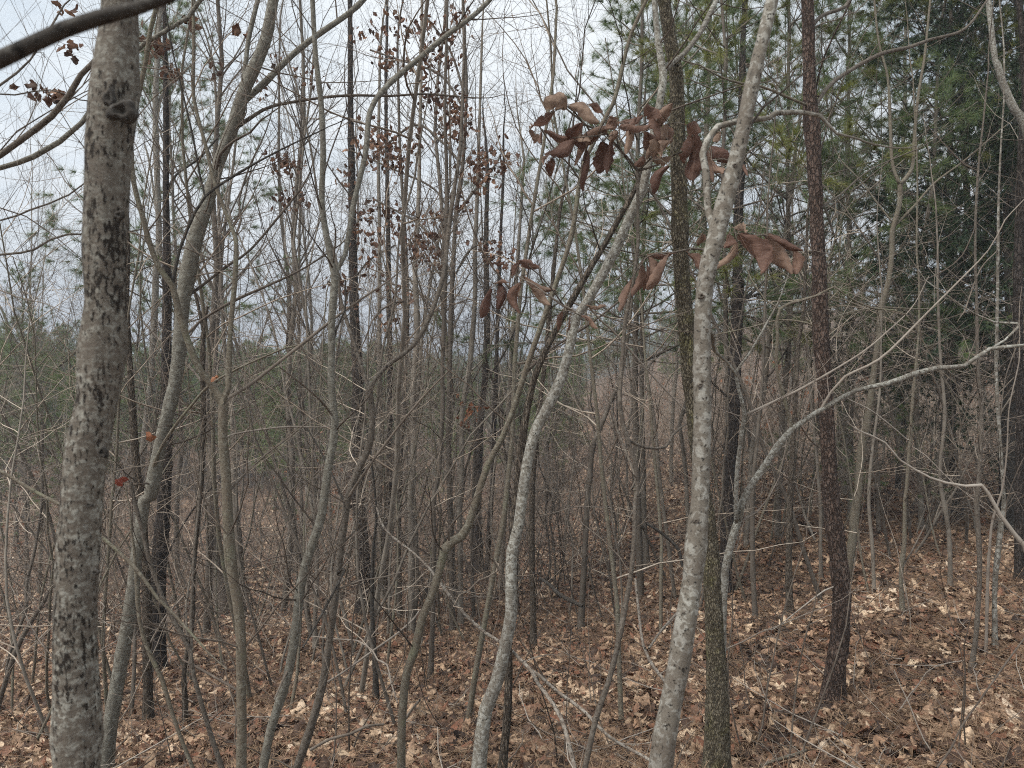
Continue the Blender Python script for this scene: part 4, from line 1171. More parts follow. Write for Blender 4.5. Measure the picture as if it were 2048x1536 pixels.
small_leaf_thing('dead_leaf', 'dark red dead leaf caught beside the mottled trunk, lowest of the snagged leaves', 234, 958, 2.0, 2, (0.02, 0.03), 'redleaf', 3, 0.005)
small_leaf_thing('dead_leaf', 'pinkish brown leaf scrap snagged where twigs cross right of the mottled trunk', 295, 872, 2.6, 3, (0.02, 0.032), 'orange', 4, 0.008)
small_leaf_thing('dead_leaf', 'small orange leaf scrap on the forking sapling just above its fork', 436, 752, 2.75, 2, (0.015, 0.025), 'orange', 5, 0.006)


# marcescent oak with hanging clusters of small leaves
def leafy_branches(owner, foot, centers, depth, mat, n, size, spread, seed):
    r = np.random.default_rng(seed)
    pos = []
    for (x, y, m) in centers:
        c = P(x, y, depth + r.normal(0, 0.35))
        k = int(n * m)
        pos.append(c + r.normal(size=(k, 3)) * spread * (0.6 + 0.5 * m) * np.array([1, 1, 0.9]))
    pos = np.concatenate(pos)
    X, Fq = leaves_at(r, pos, size, (5, 2), 1.3, 0.7)
    part('leaves', mk_mesh('hanging_leaves', [(X - foot, Fq, 0)], [M[mat]]), owner, 'stuff')


oak, oak_foot, _ = tree('oak_tree', 'tall thin oak still holding clusters of dark brown withered leaves above the centre left', 'tree', 'brown', None,
     '905,1265,13 903,1150,12 900,1000,11 897,850,11 900,700,10 905,560,9 912,430,9 925,330,8 932,200,7 930,80,6 925,-20,5',
     [('905,560,6 880,500,5 840,450,5 790,420,4 750,400,4', 0.4), ('912,430,6 950,380,5 990,330,4 1000,310,4', 0.2), ('925,330,6 880,280,5 830,250,5 760,300,4', 0.4),
      ('930,220,5 880,150,5 800,120,4 740,100,4', 0.3), ('932,200,5 900,100,5 850,30,4', 0.1), ('900,650,5 860,600,5 820,580,4 760,560,4', 0.3),
      ('905,560,4 940,500,4 990,480,3', 0.2), ('912,450,4 870,380,4 790,340,4 700,300,3', 0.2)],
     tw=(4, 0.3, 1.0), seed=60, top=1.5, sides=12)
leafy_branches(oak, oak_foot, [(748, 280, 1.2), (755, 310, 1.4), (795, 325, 1.0), (735, 420, .8), (905, 230, 1.5), (915, 215, 1.0), (920, 260, .8), (865, 180, .8),
    (960, 325, 1.2), (1000, 318, 1.3), (955, 345, .7), (770, 115, .7), (800, 55, .7), (845, 50, .8), (850, 110, .6), (885, 110, 1.0), (820, 130, .5), (895, 60, .7),
    (735, 60, .5), (915, 25, .7), (830, 280, .5), (735, 480, .7), (790, 465, .5), (850, 475, .9), (860, 520, .7), (745, 540, .5), (790, 640, .4), (830, 500, .6),
    (975, 490, .8), (990, 520, .5), (870, 440, .5), (620, 150, .4), (560, 130, .3), (690, 350, .4), (680, 560, .4), (700, 600, .3), (1020, 520, .4), (800, 590, .5),
    (780, 420, .5), (770, 280, .5), (920, 400, .4), (520, 170, .35), (560, 320, .7), (590, 330, .5), (570, 395, .4), (600, 400, .4)], 6.3, 'oakleaf', 46, (0.025, 0.06), 0.068, 8)
leafy_branches(left_tree, np.array(left_tree.location), [(70, 175, .8), (110, 185, .9), (140, 90, .8), (150, 35, .4), (300, 90, 1.0), (330, 75, .6), (340, 140, .8), (125, 20, .3), (380, 40, .4), (470, 60, .3), (430, 140, .4)],
               4.4, 'oakleaf', 14, (0.035, 0.065), 0.035, 9)
cl, cl_foot, _ = tree('oak_sapling', 'thin sapling holding a rust-orange leaf cluster near the centre of the view', 'sapling', 'brown', None,
     '948,1240,8 944,1150,7 945,1050,7 948,950,6 950,860,5 946,800,4 940,740,3', [('950,870,4 935,850,3 920,800,3', 0.0)], tw=(3, 0.2, 0.6), seed=61, top=0.6)
leafy_branches(cl, cl_foot, [(945, 812, 1.1), (918, 793, .4), (925, 845, 1.0), (950, 830, .6), (940, 840, .6), (962, 812, .4)], ground_hit(948, 1240), 'orange', 7, (0.05, 0.08), 0.05, 10)

# ------------------------------------------------------------------ evergreens
def conifer(r, Ht, r0, hb, n1, l1, n2, tuft_n, nl, nw, spread, kind='pine', mats=('darkpine', 'needle'), droop=0.0, shape=0.9):
    """returns local meshes (trunk, limbs, needles) of an evergreen standing at the origin"""
    k = 16
    zz = np.linspace(-0.1, Ht, k)
    lean = np.cumsum(r.normal(size=(k, 2)) * 0.03, 0)
    Pl = np.column_stack([lean - lean[0], zz])
    Rl = r0 * (1 - 0.9 * (zz / Ht).clip(0, 1)) + 0.006
    tr = (*tubes(Pl[None], Rl[None], 14), 0)
    t = np.sort(r.uniform(hb / Ht, 0.98, n1))
    base = np.stack([np.interp(t * Ht, zz, Pl[:, i]) for i in range(3)], 1)
    az = r.uniform(0, 2 * np.pi, n1)
    rel = (t - hb / Ht) / (1 - hb / Ht)
    L = l1 * (1 - shape * rel) * r.uniform(0.65, 1.1, n1) + 0.15
    el = np.radians(np.interp(rel, [0, 1], [5 - droop * 20, 55])) + r.normal(0, 0.12, n1)
    d = np.stack([np.cos(az) * np.cos(el), np.sin(az) * np.cos(el), np.sin(el)], 1)
    NN = 9
    A = np.empty((n1, NN, 3))
    A[:, 0] = base
    for i in range(1, NN):
        d = unit(d + np.array([0, 0, 0.05 - droop * 0.07]) + 0.07 * r.normal(size=(n1, 3)))
        A[:, i] = A[:, i - 1] + d * (L / (NN - 1))[:, None]
    AR = np.interp(L, [0.2, 3.5], [0.005, 0.02])[:, None] * (1 - 0.8 * np.linspace(0, 1, NN))[None]
    B, BR = grow(r, aslines(A, AR), lambda Lx: n2 * Lx, 0.25, 1.0, (0.15, 0.6), (35, 65), 0.02 - droop * 0.05, 0.12, 5, 0.5, 0.0015, 0.005)
    limbs = [(*tubes(A, AR, 6), 0), (*tubes(B, BR, 3), 0)]
    # needle tufts
    pos, dr = [], []
    for X, cnt, f0 in ((A, tuft_n, 0.6), (B, tuft_n, 0.35 if kind == 'pine' else 0.05)):
        seg = X[:, 1:] - X[:, :-1]
        m = X.shape[1] - 1
        for j in range(cnt):
            tt = (f0 + (1 - f0) * r.uniform(0, 1, len(X)) ** 0.6) * m
            i0 = np.clip(tt.astype(int), 0, m - 1)
            fr = (tt - i0)[:, None]
            ii = np.arange(len(X))
            pos.append(X[ii, i0] * (1 - fr) + X[ii, i0 + 1] * fr)
            dr.append(unit(seg[ii, i0]))
        pos.append(X[:, -1])
        dr.append(unit(seg[:, -1]))
    pos = np.concatenate(pos)
    dr = np.concatenate(dr)
    Vn, Fn = needles(r, pos, dr, spread[1], nl, nw, spread[0])
    return ([tr], limbs, [(Vn, Fn, 0)])


def conifer_meshes(tag_, mats, **kw):
    r = kw.pop('r')
    a, b, c = conifer(r, **kw)
    return (mk_mesh(tag_ + '_trunk', a, [M[mats[0]]]), mk_mesh(tag_ + '_limbs', b, [M[mats[0]]]), mk_mesh(tag_ + '_needles', c, [M[mats[1]]], False))


WP = [conifer_meshes('white_pine', ('mid', 'needle'), r=np.random.default_rng(40 + i), Ht=h, r0=rr, hb=hb, n1=70, l1=2.6, n2=5.0, tuft_n=3,
                     nl=(0.11, 0.18), nw=0.0028, spread=(0.5, 42)) for i, (h, rr, hb) in enumerate([(10, 0.042, 2.6), (8, 0.032, 2.0), (12, 0.055, 3.5)])]
OP = conifer_meshes('olive_pine', ('mid', 'olive'), r=np.random.default_rng(50), Ht=8.5, r0=0.025, hb=3.0, n1=40, l1=1.9, n2=3.4, tuft_n=3,
                    nl=(0.10, 0.16), nw=0.0036, spread=(0.42, 38))
CD = [conifer_meshes('cedar', ('black', 'cedar'), r=np.random.default_rng(55 + i), Ht=h, r0=0.08, hb=hb, n1=n1, l1=l1, n2=15, tuft_n=4, kind='cedar',
                     nl=(0.04, 0.10), nw=0.009, spread=(0.5, 19), droop=dp, shape=0.75) for i, (h, hb, n1, l1, dp) in enumerate([(9.5, 1.9, 120, 1.9, 0.45), (7.0, 1.0, 75, 1.5, 0.6)])]
YP = conifer_meshes('young_pine', ('mid', 'needle'), r=np.random.default_rng(58), Ht=3.2, r0=0.03, hb=0.4, n1=34, l1=1.0, n2=4, tuft_n=3,
                    nl=(0.06, 0.10), nw=0.0036, spread=(0.5, 20))


def put_conifer(me3, name, label, px, d, scale=1.0, rz=0.0, cat='evergreen tree', group=None, y=None):
    x = (px - 1024) / F * d
    loc = (x, d, float(H(x, d)))
    o = empty(name, loc, label, cat, group)
    o.rotation_euler = (0, 0, rz)
    o.scale = (scale,) * 3
    part('trunk', me3[0], o)
    part('branches', me3[1], o, 'stuff')
    part('needles', me3[2], o, 'stuff')
    return o


put_conifer(CD[0], 'cedar_tree', 'dense dark evergreen filling the right edge', 2030, 8.3, 1.05, 0.3)
put_conifer(CD[1], 'cedar_tree', 'smaller dark evergreen in front of the tall dense one, reaching low over the litter', 1925, 9.6, 0.95, 2.0)
put_conifer(CD[1], 'cedar_tree', 'dusky evergreen with low boughs between the Y-forked tree and the tall dense evergreen', 1800, 12.5, 0.6, 4.0)
put_conifer(CD[0], 'cedar_tree', 'deep green evergreen behind the tall dense one, cut by the right edge', 2130, 11.0, 1.1, 1.0)
put_conifer(WP[0], 'white_pine', 'soft-needled pine showing its tufts against the sky right of the bright gap', 1285, 9.0, 0.95, 0.0, 'pine tree')
put_conifer(WP[2], 'white_pine', 'tall soft-needled pine behind the front trunk, greenish pole seen above', 1405, 11.0, 1.0, 1.2, 'pine tree')
put_conifer(WP[1], 'white_pine', 'young soft-needled pine between the dark slim pine and the red-brown pine', 1560, 9.0, 1.05, 2.5, 'pine tree')
put_conifer(WP[0], 'white_pine', 'soft-needled pine directly behind the red-brown pine', 1690, 12.0, 1.05, 3.9, 'pine tree')
put_conifer(WP[2], 'white_pine', 'soft-needled pine behind the Y-forked tree', 1800, 14.0, 1.0, 5.0, 'pine tree')
put_conifer(WP[1], 'white_pine', 'soft-needled pine beside the dense dark evergreen, near the top right', 1900, 9.5, 1.15, 0.8, 'pine tree')
put_conifer(WP[1], 'white_pine', 'small soft-needled pine far back left of the greenish pine pole', 1345, 15.0, 1.1, 2.2, 'pine tree')
put_conifer(OP, 'pine_tree', 'olive-needled pine whose tufts show beside the front trunk top', 1440, 7.8, 1.0, 0.5, 'pine tree')
put_conifer(OP, 'pine_tree', 'olive-needled pine whose tufts show at the top right', 1850, 8.8, 1.05, 2.6, 'pine tree')
put_conifer(WP[0], 'pine_tree', 'pine with soft tufts at the left edge behind the bare twigs', 50, 14, 0.62, 1.5, 'pine tree')
put_conifer(WP[1], 'pine_tree', 'pine showing dull green tufts behind the straight pale slender trunk', 350, 14, 1.35, 2.7, 'pine tree')
put_conifer(YP, 'young_pine', 'small dark green young pine low in the thicket left of centre', 595, 17, 1.15, 0.4, 'young pine')
put_conifer(YP, 'young_pine', 'yellow-green young pine seen through stems left of the elbowed stem', 808, 21, 1.35, 1.4, 'young pine')
put_conifer(YP, 'young_pine', 'young pine lowest at the left edge', 35, 16, 1.2, 2.4, 'young pine')
put_conifer(YP, 'young_pine', 'young pine in the brush beneath the long sweeping limb', 1700, 9.5, 0.95, 3.4, 'young pine')
put_conifer(YP, 'young_pine', 'young pine whose top shows between the Y-forked tree and the thin mossy-footed sapling', 1770, 8.5, 0.75, 4.4, 'young pine')

# ------------------------------------------------------------------ the thicket: one build of each kind, then copies
def pole_tree(r, Ht, r0, n1, hb=0.25, l1=1.6, wig=0.05, steep=(20, 50), n2=7, n3=3):
    k = 18
    zz = np.linspace(-0.15, Ht, k)
    lean = np.cumsum(np.cumsum(r.normal(size=(k, 2)) * wig * 0.22, 0), 0) + np.cumsum(r.normal(size=(k, 2)) * wig * 0.6, 0)
    Pl = np.column_stack([lean - lean[0], zz])
    Rl = np.maximum(r0 * (1 - 0.93 * (zz / Ht).clip(0, 1)), 0.004)
    A, AR = grow(r, [(Pl, Rl)], n1, hb, 0.97, (l1 * 0.5, l1 * 1.2), steep, 0.07, 0.10, 9, 0.45, 0.003, 0.02, pw=0.45)
    B, BR = grow(r, aslines(A, AR), n2, 0.15, 1.0, (0.25, 0.85), (25, 60), 0.05, 0.12, 5, 0.5, 0.0016, 0.004)
    Cc, CR = grow(r, aslines(B, BR), n3, 0.15, 1.0, (0.08, 0.32), (25, 60), 0.04, 0.1, 3, 0.6, 0.001, 0.002)
    return [(*tubes(Pl[None], Rl[None], 10), 0)], [(*tubes(A, AR, 5), 1), (*tubes(B, BR, 3), 1), (*tubes(Cc, CR, 3), 1)]


def brush_clump(r, n, h, spread, n2=6, n3=3, arch=0.0):
    a = r.uniform(0, 2 * np.pi, n)
    rad = r.uniform(0, spread, n)
    S = np.stack([np.cos(a) * rad, np.sin(a) * rad, np.full(n, -0.05)], 1)
    d = unit(np.stack([r.normal(size=n) * 0.35, r.normal(size=n) * 0.35, np.ones(n)], 1))
    L = r.uniform(h * 0.5, h, n)
    NN = 9
    A = np.empty((n, NN, 3))
    A[:, 0] = S
    for i in range(1, NN):
        d = unit(d + np.array([0, 0, 0.03 - arch]) + 0.11 * r.normal(size=(n, 3)))
        A[:, i] = A[:, i - 1] + d * (L / (NN - 1))[:, None]
    AR = (0.0022 * L + 0.002)[:, None] * (1 - 0.75 * np.linspace(0, 1, NN))[None]
    B, BR = grow(r, aslines(A, AR), n2, 0.15, 1.0, (0.25, 1.1), (30, 80), 0.03, 0.16, 6, 0.55, 0.0015, 0.004)
    Cc, CR = grow(r, aslines(B, BR), n3, 0.1, 1.0, (0.1, 0.4), (30, 75), 0.03, 0.15, 4, 0.6, 0.001, 0.002)
    return [(*tubes(A, AR, 5), 0)], [(*tubes(B, BR, 3), 1), (*tubes(Cc, CR, 3), 1)]


def to_mesh(tagn, tr, tw, mt, mw):
    tw0 = [(v, f, 0) for v, f, _ in tw]
    return (mk_mesh(tagn + '_trunk', tr, [M[mt]]), mk_mesh(tagn + '_twigs', tw0, [M[mw]]),
            mk_mesh(tagn + '_whole', tr + tw, [M[mt], M[mw]]))


POLES = []
for i, (h, r0, n1, l1, wig, steep) in enumerate([(11, 0.030, 36, 1.7, 0.09, (18, 45)), (9, 0.024, 30, 1.5, 0.12, (20, 60)), (12.5, 0.045, 38, 2.0, 0.08, (20, 50)),
                                                  (8, 0.018, 26, 1.4, 0.16, (25, 75)), (10, 0.028, 32, 1.8, 0.12, (15, 40)), (7, 0.015, 22, 1.3, 0.18, (30, 80))]):
    a, b = pole_tree(np.random.default_rng(300 + i), h, r0, n1, 0.28 if i % 2 else 0.18, l1, wig, steep)
    POLES.append((h, to_mesh('pole', a, b, 'mid', 'midtwig')))
BRUSH = []
for i, (n, h, s, ar) in enumerate([(6, 3.2, 0.3, 0.0), (8, 2.4, 0.5, 0.03), (5, 4.2, 0.4, 0.0), (9, 1.8, 0.6, 0.04), (7, 3.0, 0.7, 0.02), (4, 2.2, 0.3, 0.06)]):
    a, b = brush_clump(np.random.default_rng(330 + i), n, h, s, 7, 3, ar)
    BRUSH.append((h, to_mesh('brush', a, b, 'brush', 'brush')))
RL = []
for i in range(2):
    rr_ = np.random.default_rng(350 + i)
    a, b = brush_clump(rr_, 6, 3.0, 0.4, 7, 3, 0.0)
    tips = b[1][0].reshape(-1, 3)
    sel = tips[rr_.choice(len(tips), 220)]
    X, Fq = leaves_at(rr_, sel, (0.06, 0.10), (3, 2), 1.0, 0.6)
    RL.append(mk_mesh('leafy_brush', a + b + [(X, Fq, 2)], [M['brush'], M['brush'], M['orange']]))


def xy(px, d):
    return (px - 1024) / F * d, d


def place(me3, name, label, cat, group, px, d, s, rz):
    x, y = xy(px, d)
    o = empty(name, (x, y, float(H(x, y))), label, cat, group)
    o.rotation_euler = (0, 0, rz)
    o.scale = (s, s, s)
    part('trunk' if name != 'brush_clump' else 'stems', me3[0], o)
    part('twigs', me3[1], o, 'stuff')


rp = np.random.default_rng(77)


def zone(px):
    return 'left of centre' if px < 700 else ('around the centre' if px < 1250 else 'right of centre')


POLE_LABEL = 'slender bare grey-brown tree, one of many alike standing in the thicket behind the nearer stems'
count = 0
while count < 160:
    px = rp.uniform(-150, 2200)
    d = 8.5 + 34 * rp.random() ** 1.25
    if (px > 1250 or d > 18) and rp.random() < 0.5:
        continue
    j = int(rp.integers(0, 6))
    s = rp.uniform(0.8, 1.15)
    h = POLES[j][0] * s
    x, y = xy(px, d)
    toppx = 715 - ((H(x, y) + h) - EYE) / d * F
    if 1010 < px < 1230:
        lim = 330 if px > 1060 else 120
        if toppx < lim:
            s = s * max(0.35, (EYE - H(x, y) + (715 - lim - 40 * rp.random()) / F * d) / h)
    if px > 1500 and d < 11 and rp.random() < 0.6:
        continue
    place(POLES[j][1], 'bare_tree', POLE_LABEL, 'tree', 'slender bare trees in the thicket', px, d, float(s), float(rp.uniform(0, 6.28)))
    count += 1
count = 0
while count < 125:
    px = rp.uniform(-100, 2150)
    d = 8.0 + 18 * rp.random() ** 1.1
    if px > 1450 and d < 8.6:
        continue
    if px < 1200 and d > 12 and rp.random() < 0.6:
        continue
    j = int(rp.integers(0, 6))
    place(BRUSH[j][1], 'brush_clump', 'tangled leafless brush clump, one of many alike between the tree trunks', 'bush',
          'leafless brush between the trunks', px, d, float(rp.uniform(0.6, 1.05)), float(rp.uniform(0, 6.28)))
    count += 1


def arching(r, h):
    NN = 14
    A = np.empty((1, NN, 3))
    A[:, 0] = (0, 0, -0.05)
    d = unit(np.array([[r.normal() * 0.25, r.normal() * 0.25, 1.0]]))
    for i in range(1, NN):
        d = unit(d + np.array([0, 0, 0.02]) + 0.09 * r.normal(size=(1, 3)))
        A[:, i] = A[:, i - 1] + d * h / (NN - 1)
    AR = (0.0028 * h + 0.002) * (1 - 0.75 * np.linspace(0, 1, NN))[None]
    B, BR = grow(r, aslines(A, AR), 13, 0.12, 0.98, (0.6, 1.9), (40, 85), 0.03, 0.12, 10, 0.6, 0.0026, 0.006, pw=0.4)
    Cc, CR = grow(r, aslines(B, BR), 6, 0.1, 1.0, (0.15, 0.7), (30, 75), 0.02, 0.14, 6, 0.6, 0.0018, 0.003)
    Dd, DR = grow(r, aslines(Cc, CR), 2, 0.1, 1.0, (0.06, 0.25), (30, 70), 0.02, 0.1, 3, 0.6, 0.0012, 0.0018)
    return [(*tubes(A, AR, 8), 0)], [(*tubes(B, BR, 4), 1), (*tubes(Cc, CR, 3), 1), (*tubes(Dd, DR, 3), 1)]


ARCH = []
for i in range(8):
    a, b = arching(np.random.default_rng(380 + i), [4.5, 3.6, 5.2, 3.0, 4.0, 5.8, 3.3, 4.8][i])
    ARCH.append(to_mesh('arching', a, b, 'mid' if i % 2 else 'grey', 'brush' if i % 3 else 'midtwig'))
ra = np.random.default_rng(78)
count = 0
while count < 135:
    px = ra.uniform(-60, 2110)
    d = 4.2 + 7.0 * ra.random() ** 0.9
    if px > 1450 and d < 6.0:
        continue
    if 960 < px < 1230:
        d = d + 2.5
        place(ARCH[3], 'sapling', 'low arching sapling', 'sapling', 'arching saplings behind the nearest trunks', px, d, float(ra.uniform(0.7, 1.0)), float(ra.uniform(0, 6.28)))
        count += 1
        continue
    place(ARCH[count % 8], 'sapling', 'thin arching sapling with long crossing wands, one of many alike behind the nearest trunks', 'sapling',
          'arching saplings behind the nearest trunks', px, d, float(ra.uniform(0.75, 1.15)), float(ra.uniform(0, 6.28)))
    count += 1


# ------------------------------------------------------------------ masses nobody could count, instanced on points
def scatter(name, pts, rot, scl, idx, meshes, kind='stuff', parent=None, label=None, cat=None):
    coll = bpy.data.collections.new(name + '_pieces')
    for i, me in enumerate(meshes):
        ob = bpy.data.objects.new('%s_piece_%02d' % (name, i), me)
        coll.objects.link(ob)
    me = bpy.data.meshes.new(name)
    me.vertices.add(len(pts))
    me.vertices.foreach_set('co', np.asarray(pts, np.float32).ravel())
    a = me.attributes.new('rot', 'FLOAT_VECTOR', 'POINT')
    a.data.foreach_set('vector', np.asarray(rot, np.float32).ravel())
    a = me.attributes.new('scl', 'FLOAT_VECTOR', 'POINT')
    a.data.foreach_set('vector', np.asarray(scl, np.float32).ravel())
    a = me.attributes.new('idx', 'INT', 'POINT')
    a.data.foreach_set('value', np.asarray(idx, np.int32))
    o = bpy.data.objects.new(name, me)
    COL.objects.link(o)
    ng = bpy.data.node_groups.new(name + '_scatter', 'GeometryNodeTree')
    ng.interface.new_socket('Geometry', in_out='INPUT', socket_type='NodeSocketGeometry')
    ng.interface.new_socket('Geometry', in_out='OUTPUT', socket_type='NodeSocketGeometry')
    G = NT(ng)
    gi = G.n('NodeGroupInput')
    go = G.n('NodeGroupOutput')
    ci = G.n('GeometryNodeCollectionInfo')
    ci.inputs['Collection'].default_value = coll
    ci.inputs['Separate Children'].default_value = True
    ci.inputs['Reset Children'].default_value = True
    ar = G.n('GeometryNodeInputNamedAttribute', {'Name': 'rot'}, data_type='FLOAT_VECTOR')
    as_ = G.n('GeometryNodeInputNamedAttribute', {'Name': 'scl'}, data_type='FLOAT_VECTOR')
    ai = G.n('GeometryNodeInputNamedAttribute', {'Name': 'idx'}, data_type='INT')
    e2r = G.n('FunctionNodeEulerToRotation', {0: ar.outputs['Attribute']})
    m2p = G.n('GeometryNodeMeshToPoints', {'Mesh': gi.outputs[0]})
    iop = G.n('GeometryNodeInstanceOnPoints', {'Points': m2p.outputs[0], 'Instance': ci.outputs[0], 'Pick Instance': True,
                                               'Instance Index': ai.outputs['Attribute'], 'Rotation': e2r.outputs[0], 'Scale': as_.outputs['Attribute']})
    ng.links.new(iop.outputs[0], go.inputs[0])
    md = o.modifiers.new('scatter', 'NODES')
    md.node_group = ng
    if parent is not None:
        o.parent = parent
    tag(o, label, cat, None, kind)
    return o


def spread_on_ground(r, n, dmin, dmax, pxa, pxb, power=1.0):
    d = dmin + (dmax - dmin) * r.random(n) ** power
    px = r.uniform(pxa, pxb, n)
    x = (px - 1024) / F * d
    return np.stack([x, d, H(x, d)], 1), px


# undergrowth
r = np.random.default_rng(90)
n = 1150
pts, px = spread_on_ground(r, n, 12, 70, -150, 2200, 0.95)
meshes = [b[1][2] for b in BRUSH] + RL
ix = r.integers(0, len(BRUSH), n)
drop = (px < 1200) & (pts[:, 1] > 14) & (r.random(n) < 0.86)
keep = ~drop
pts, px = pts[keep], px[keep]
n = len(pts)
ix = ix[keep]
lf = (r.random(n) < 0.05) & (pts[:, 1] > 12)
ix[lf] = len(BRUSH) + r.integers(0, 2, lf.sum())
rot = np.stack([np.zeros(n), np.zeros(n), r.uniform(0, 6.28, n)], 1)
s = r.uniform(0.6, 1.25, n)
scatter('undergrowth', pts, rot, np.repeat(s[:, None], 3, 1), ix, meshes, label='mass of leafless brown undergrowth filling the wood behind the nearer trees', cat='undergrowth')

# far conifer, cheap
def far_pine(r):
    a, b, c = conifer(r, Ht=15, r0=0.16, hb=5, n1=60, l1=2.8, n2=1.6, tuft_n=3, nl=(0.35, 0.6), nw=0.07, spread=(0.75, 7))
    return mk_mesh('far_pine', a + [(v, f, 0) for v, f, _ in b] + [(v, f, 1) for v, f, _ in c], [M['mid'], M['farpine']], False)


FP = [far_pine(np.random.default_rng(400 + i)) for i in range(3)]
r = np.random.default_rng(91)
n1_ = 900
pA, pxA = spread_on_ground(r, n1_, 34, 130, -150, 2200, 1.0)
hillmask = (pxA > 1150) | (r.random(n1_) < 0.55)
ixA = r.integers(0, len(POLES), n1_)
pine_p = np.where(pxA < 1150, 0.68, 0.12)
isp = r.random(n1_) < pine_p
ixA[isp] = len(POLES) + r.integers(0, 3, isp.sum())
sA = np.where(isp, r.uniform(0.45, 0.75, n1_), r.uniform(0.6, 0.95, n1_))
n2_ = 1700
pB, pxB = spread_on_ground(r, n2_, 120, 900, -200, 2250, 1.3)
ixB = len(POLES) + r.integers(0, 3, n2_)
sB = r.uniform(0.75, 1.1, n2_)
# keep the skyline of the far woods near the photo's
def cap(pts, s, hts, px, ln):
    top = (pts[:, 2] + hts * s - EYE) / pts[:, 1] * F
    mx = (EYE - pts[:, 2] + ln / F * pts[:, 1]) / hts
    return np.where(top > ln, np.maximum(mx * np.random.default_rng(5).uniform(0.8, 1.0, len(s)), 0.25), s)


hts = np.array([p[0] for p in POLES] + [15] * 3)
sA = cap(pA, sA, hts[ixA], pxA, np.where(pxA > 1180, 105, np.where(pxA < 250, 80, np.where((pxA > 820) & (pxA < 1140), 4, 34))) + r.uniform(-12, 18, n1_))
sB = cap(pB, sB, hts[ixB], pxB, np.where(pxB > 1180, 40, np.where((pxB > 820) & (pxB < 1140), 0, 14)) + r.uniform(-6, 10, n2_))
pts = np.concatenate([pA, pB])
ix = np.concatenate([ixA, ixB])
s = np.concatenate([sA, sB])
rot = np.stack([np.zeros(len(s)), np.zeros(len(s)), r.uniform(0, 6.28, len(s))], 1)
scatter('distant_woods', pts, rot, np.repeat(s[:, None], 3, 1), ix, [p[1][2] for p in POLES] + FP,
        label='far wood of bare trees and green pines across the valley', cat='woods')

rm = np.random.default_rng(611)
for k in range(60):
    px, d = rm.uniform(-60, 1180), rm.uniform(22, 62)
    x, y = xy(px, d)
    z = float(H(x, y))
    hh = (EYE - z + rm.uniform(-60, 8 if 820 < px < 1180 else 40) / F * d)
    o = empty('pine_tree', (x, y, z), 'hazy green pine among bare stems on the valley floor, one of many alike', 'pine tree', 'green pines on the valley floor')
    sc = float(hh / 15)
    o.scale = (sc * 1.25, sc * 1.25, sc)
    o.rotation_euler = (0, 0, float(rm.uniform(0, 6.28)))
    part('tree', FP[k % 3], o)

# ------------------------------------------------------------------ leaf litter
def litter_leaf(r, lobes, L=0.11, wmax=0.5, curl=0.6, nx=7, ny=4):
    t = np.linspace(0, 1, nx + 1)
    s = np.linspace(-1, 1, ny + 1)
    w = np.sin(np.pi * (t * 0.9 + 0.06)) ** 0.8 * wmax * 0.5
    if lobes:
        w = w * (0.72 + 0.42 * np.where(np.arange(nx + 1) % 2 == 0, 1, -0.5) * np.sin(np.pi * t) ** 0.5)
    w[0] = 0.012
    w[-1] = 0.04 * wmax
    V = []
    c1, c2, c3 = r.uniform(-1, 1, 3) * curl
    for i, tt in enumerate(t):
        for sv in s:
            z = c1 * 0.9 * (sv * w[i]) ** 2 * 4 + c2 * 0.45 * (tt - 0.5) ** 2 + c3 * 0.25 * (tt - 0.5) * sv + r.normal() * 0.018
            V.append((sv * w[i] * (1 - 0.15 * abs(c1)), tt - 0.5, z + 0.04))
    V = np.array(V) * L
    idx = np.arange(len(V)).reshape(nx + 1, ny + 1)
    Fq = np.stack([idx[:-1, :-1], idx[1:, :-1], idx[1:, 1:], idx[:-1, 1:]], -1).reshape(-1, 4)
    st = tubes(np.array([[[0, -0.5 * L, 0.04 * L], [0.1 * L, -0.62 * L, 0.05 * L], [0.12 * L, -0.75 * L, 0.1 * L]]]), np.full((1, 3), 0.0008), 3)
    return [(V, Fq, 0), (*st, 0)]


rl = np.random.default_rng(120)
LV = [litter_leaf(rl, i % 3 != 0, rl.uniform(0.075, 0.115), rl.uniform(0.45, 0.72), rl.uniform(0.6, 1.5)) for i in range(12)]
LVm = [mk_mesh('litter_leaf', p, [M['litter']]) for p in LV]
n = 90000
d = 2.2 + 15 * rl.random(n) ** 1.15
w_at = np.sqrt(d)
px = rl.uniform(-120, 2170, n)
x = (px - 1024) / F * d
P0 = np.stack([x, d, H(x, d) + rl.uniform(-0.006, 0.045, n)], 1)
tilt = rl.normal(0, 0.42, (n, 2))
rot = np.stack([tilt[:, 0], tilt[:, 1], rl.uniform(0, 6.28, n)], 1)
s = rl.uniform(0.3, 1.0, n) * np.where(rl.random(n) < 0.10, 1.4, 1.0)
scatter('leaf_litter', P0, rot, np.repeat(s[:, None], 3, 1), rl.integers(0, 12, n), LVm, parent=ground)
# farther litter, somewhat larger flakes to carry the same cover
n = 26000
d = 13 + 34 * rl.random(n) ** 1.3
px = rl.uniform(-100, 2150, n)
x = (px - 1024) / F * d
P0 = np.stack([x, d, H(x, d) + rl.uniform(0.0, 0.05, n)], 1)
rot = np.stack([rl.normal(0, 0.4, n), rl.normal(0, 0.4, n), rl.uniform(0, 6.28, n)], 1)
s = rl.uniform(0.8, 1.6, n)
scatter('leaf_litter', P0, rot, np.repeat(s[:, None], 3, 1), rl.integers(0, 12, n), LVm, parent=ground)

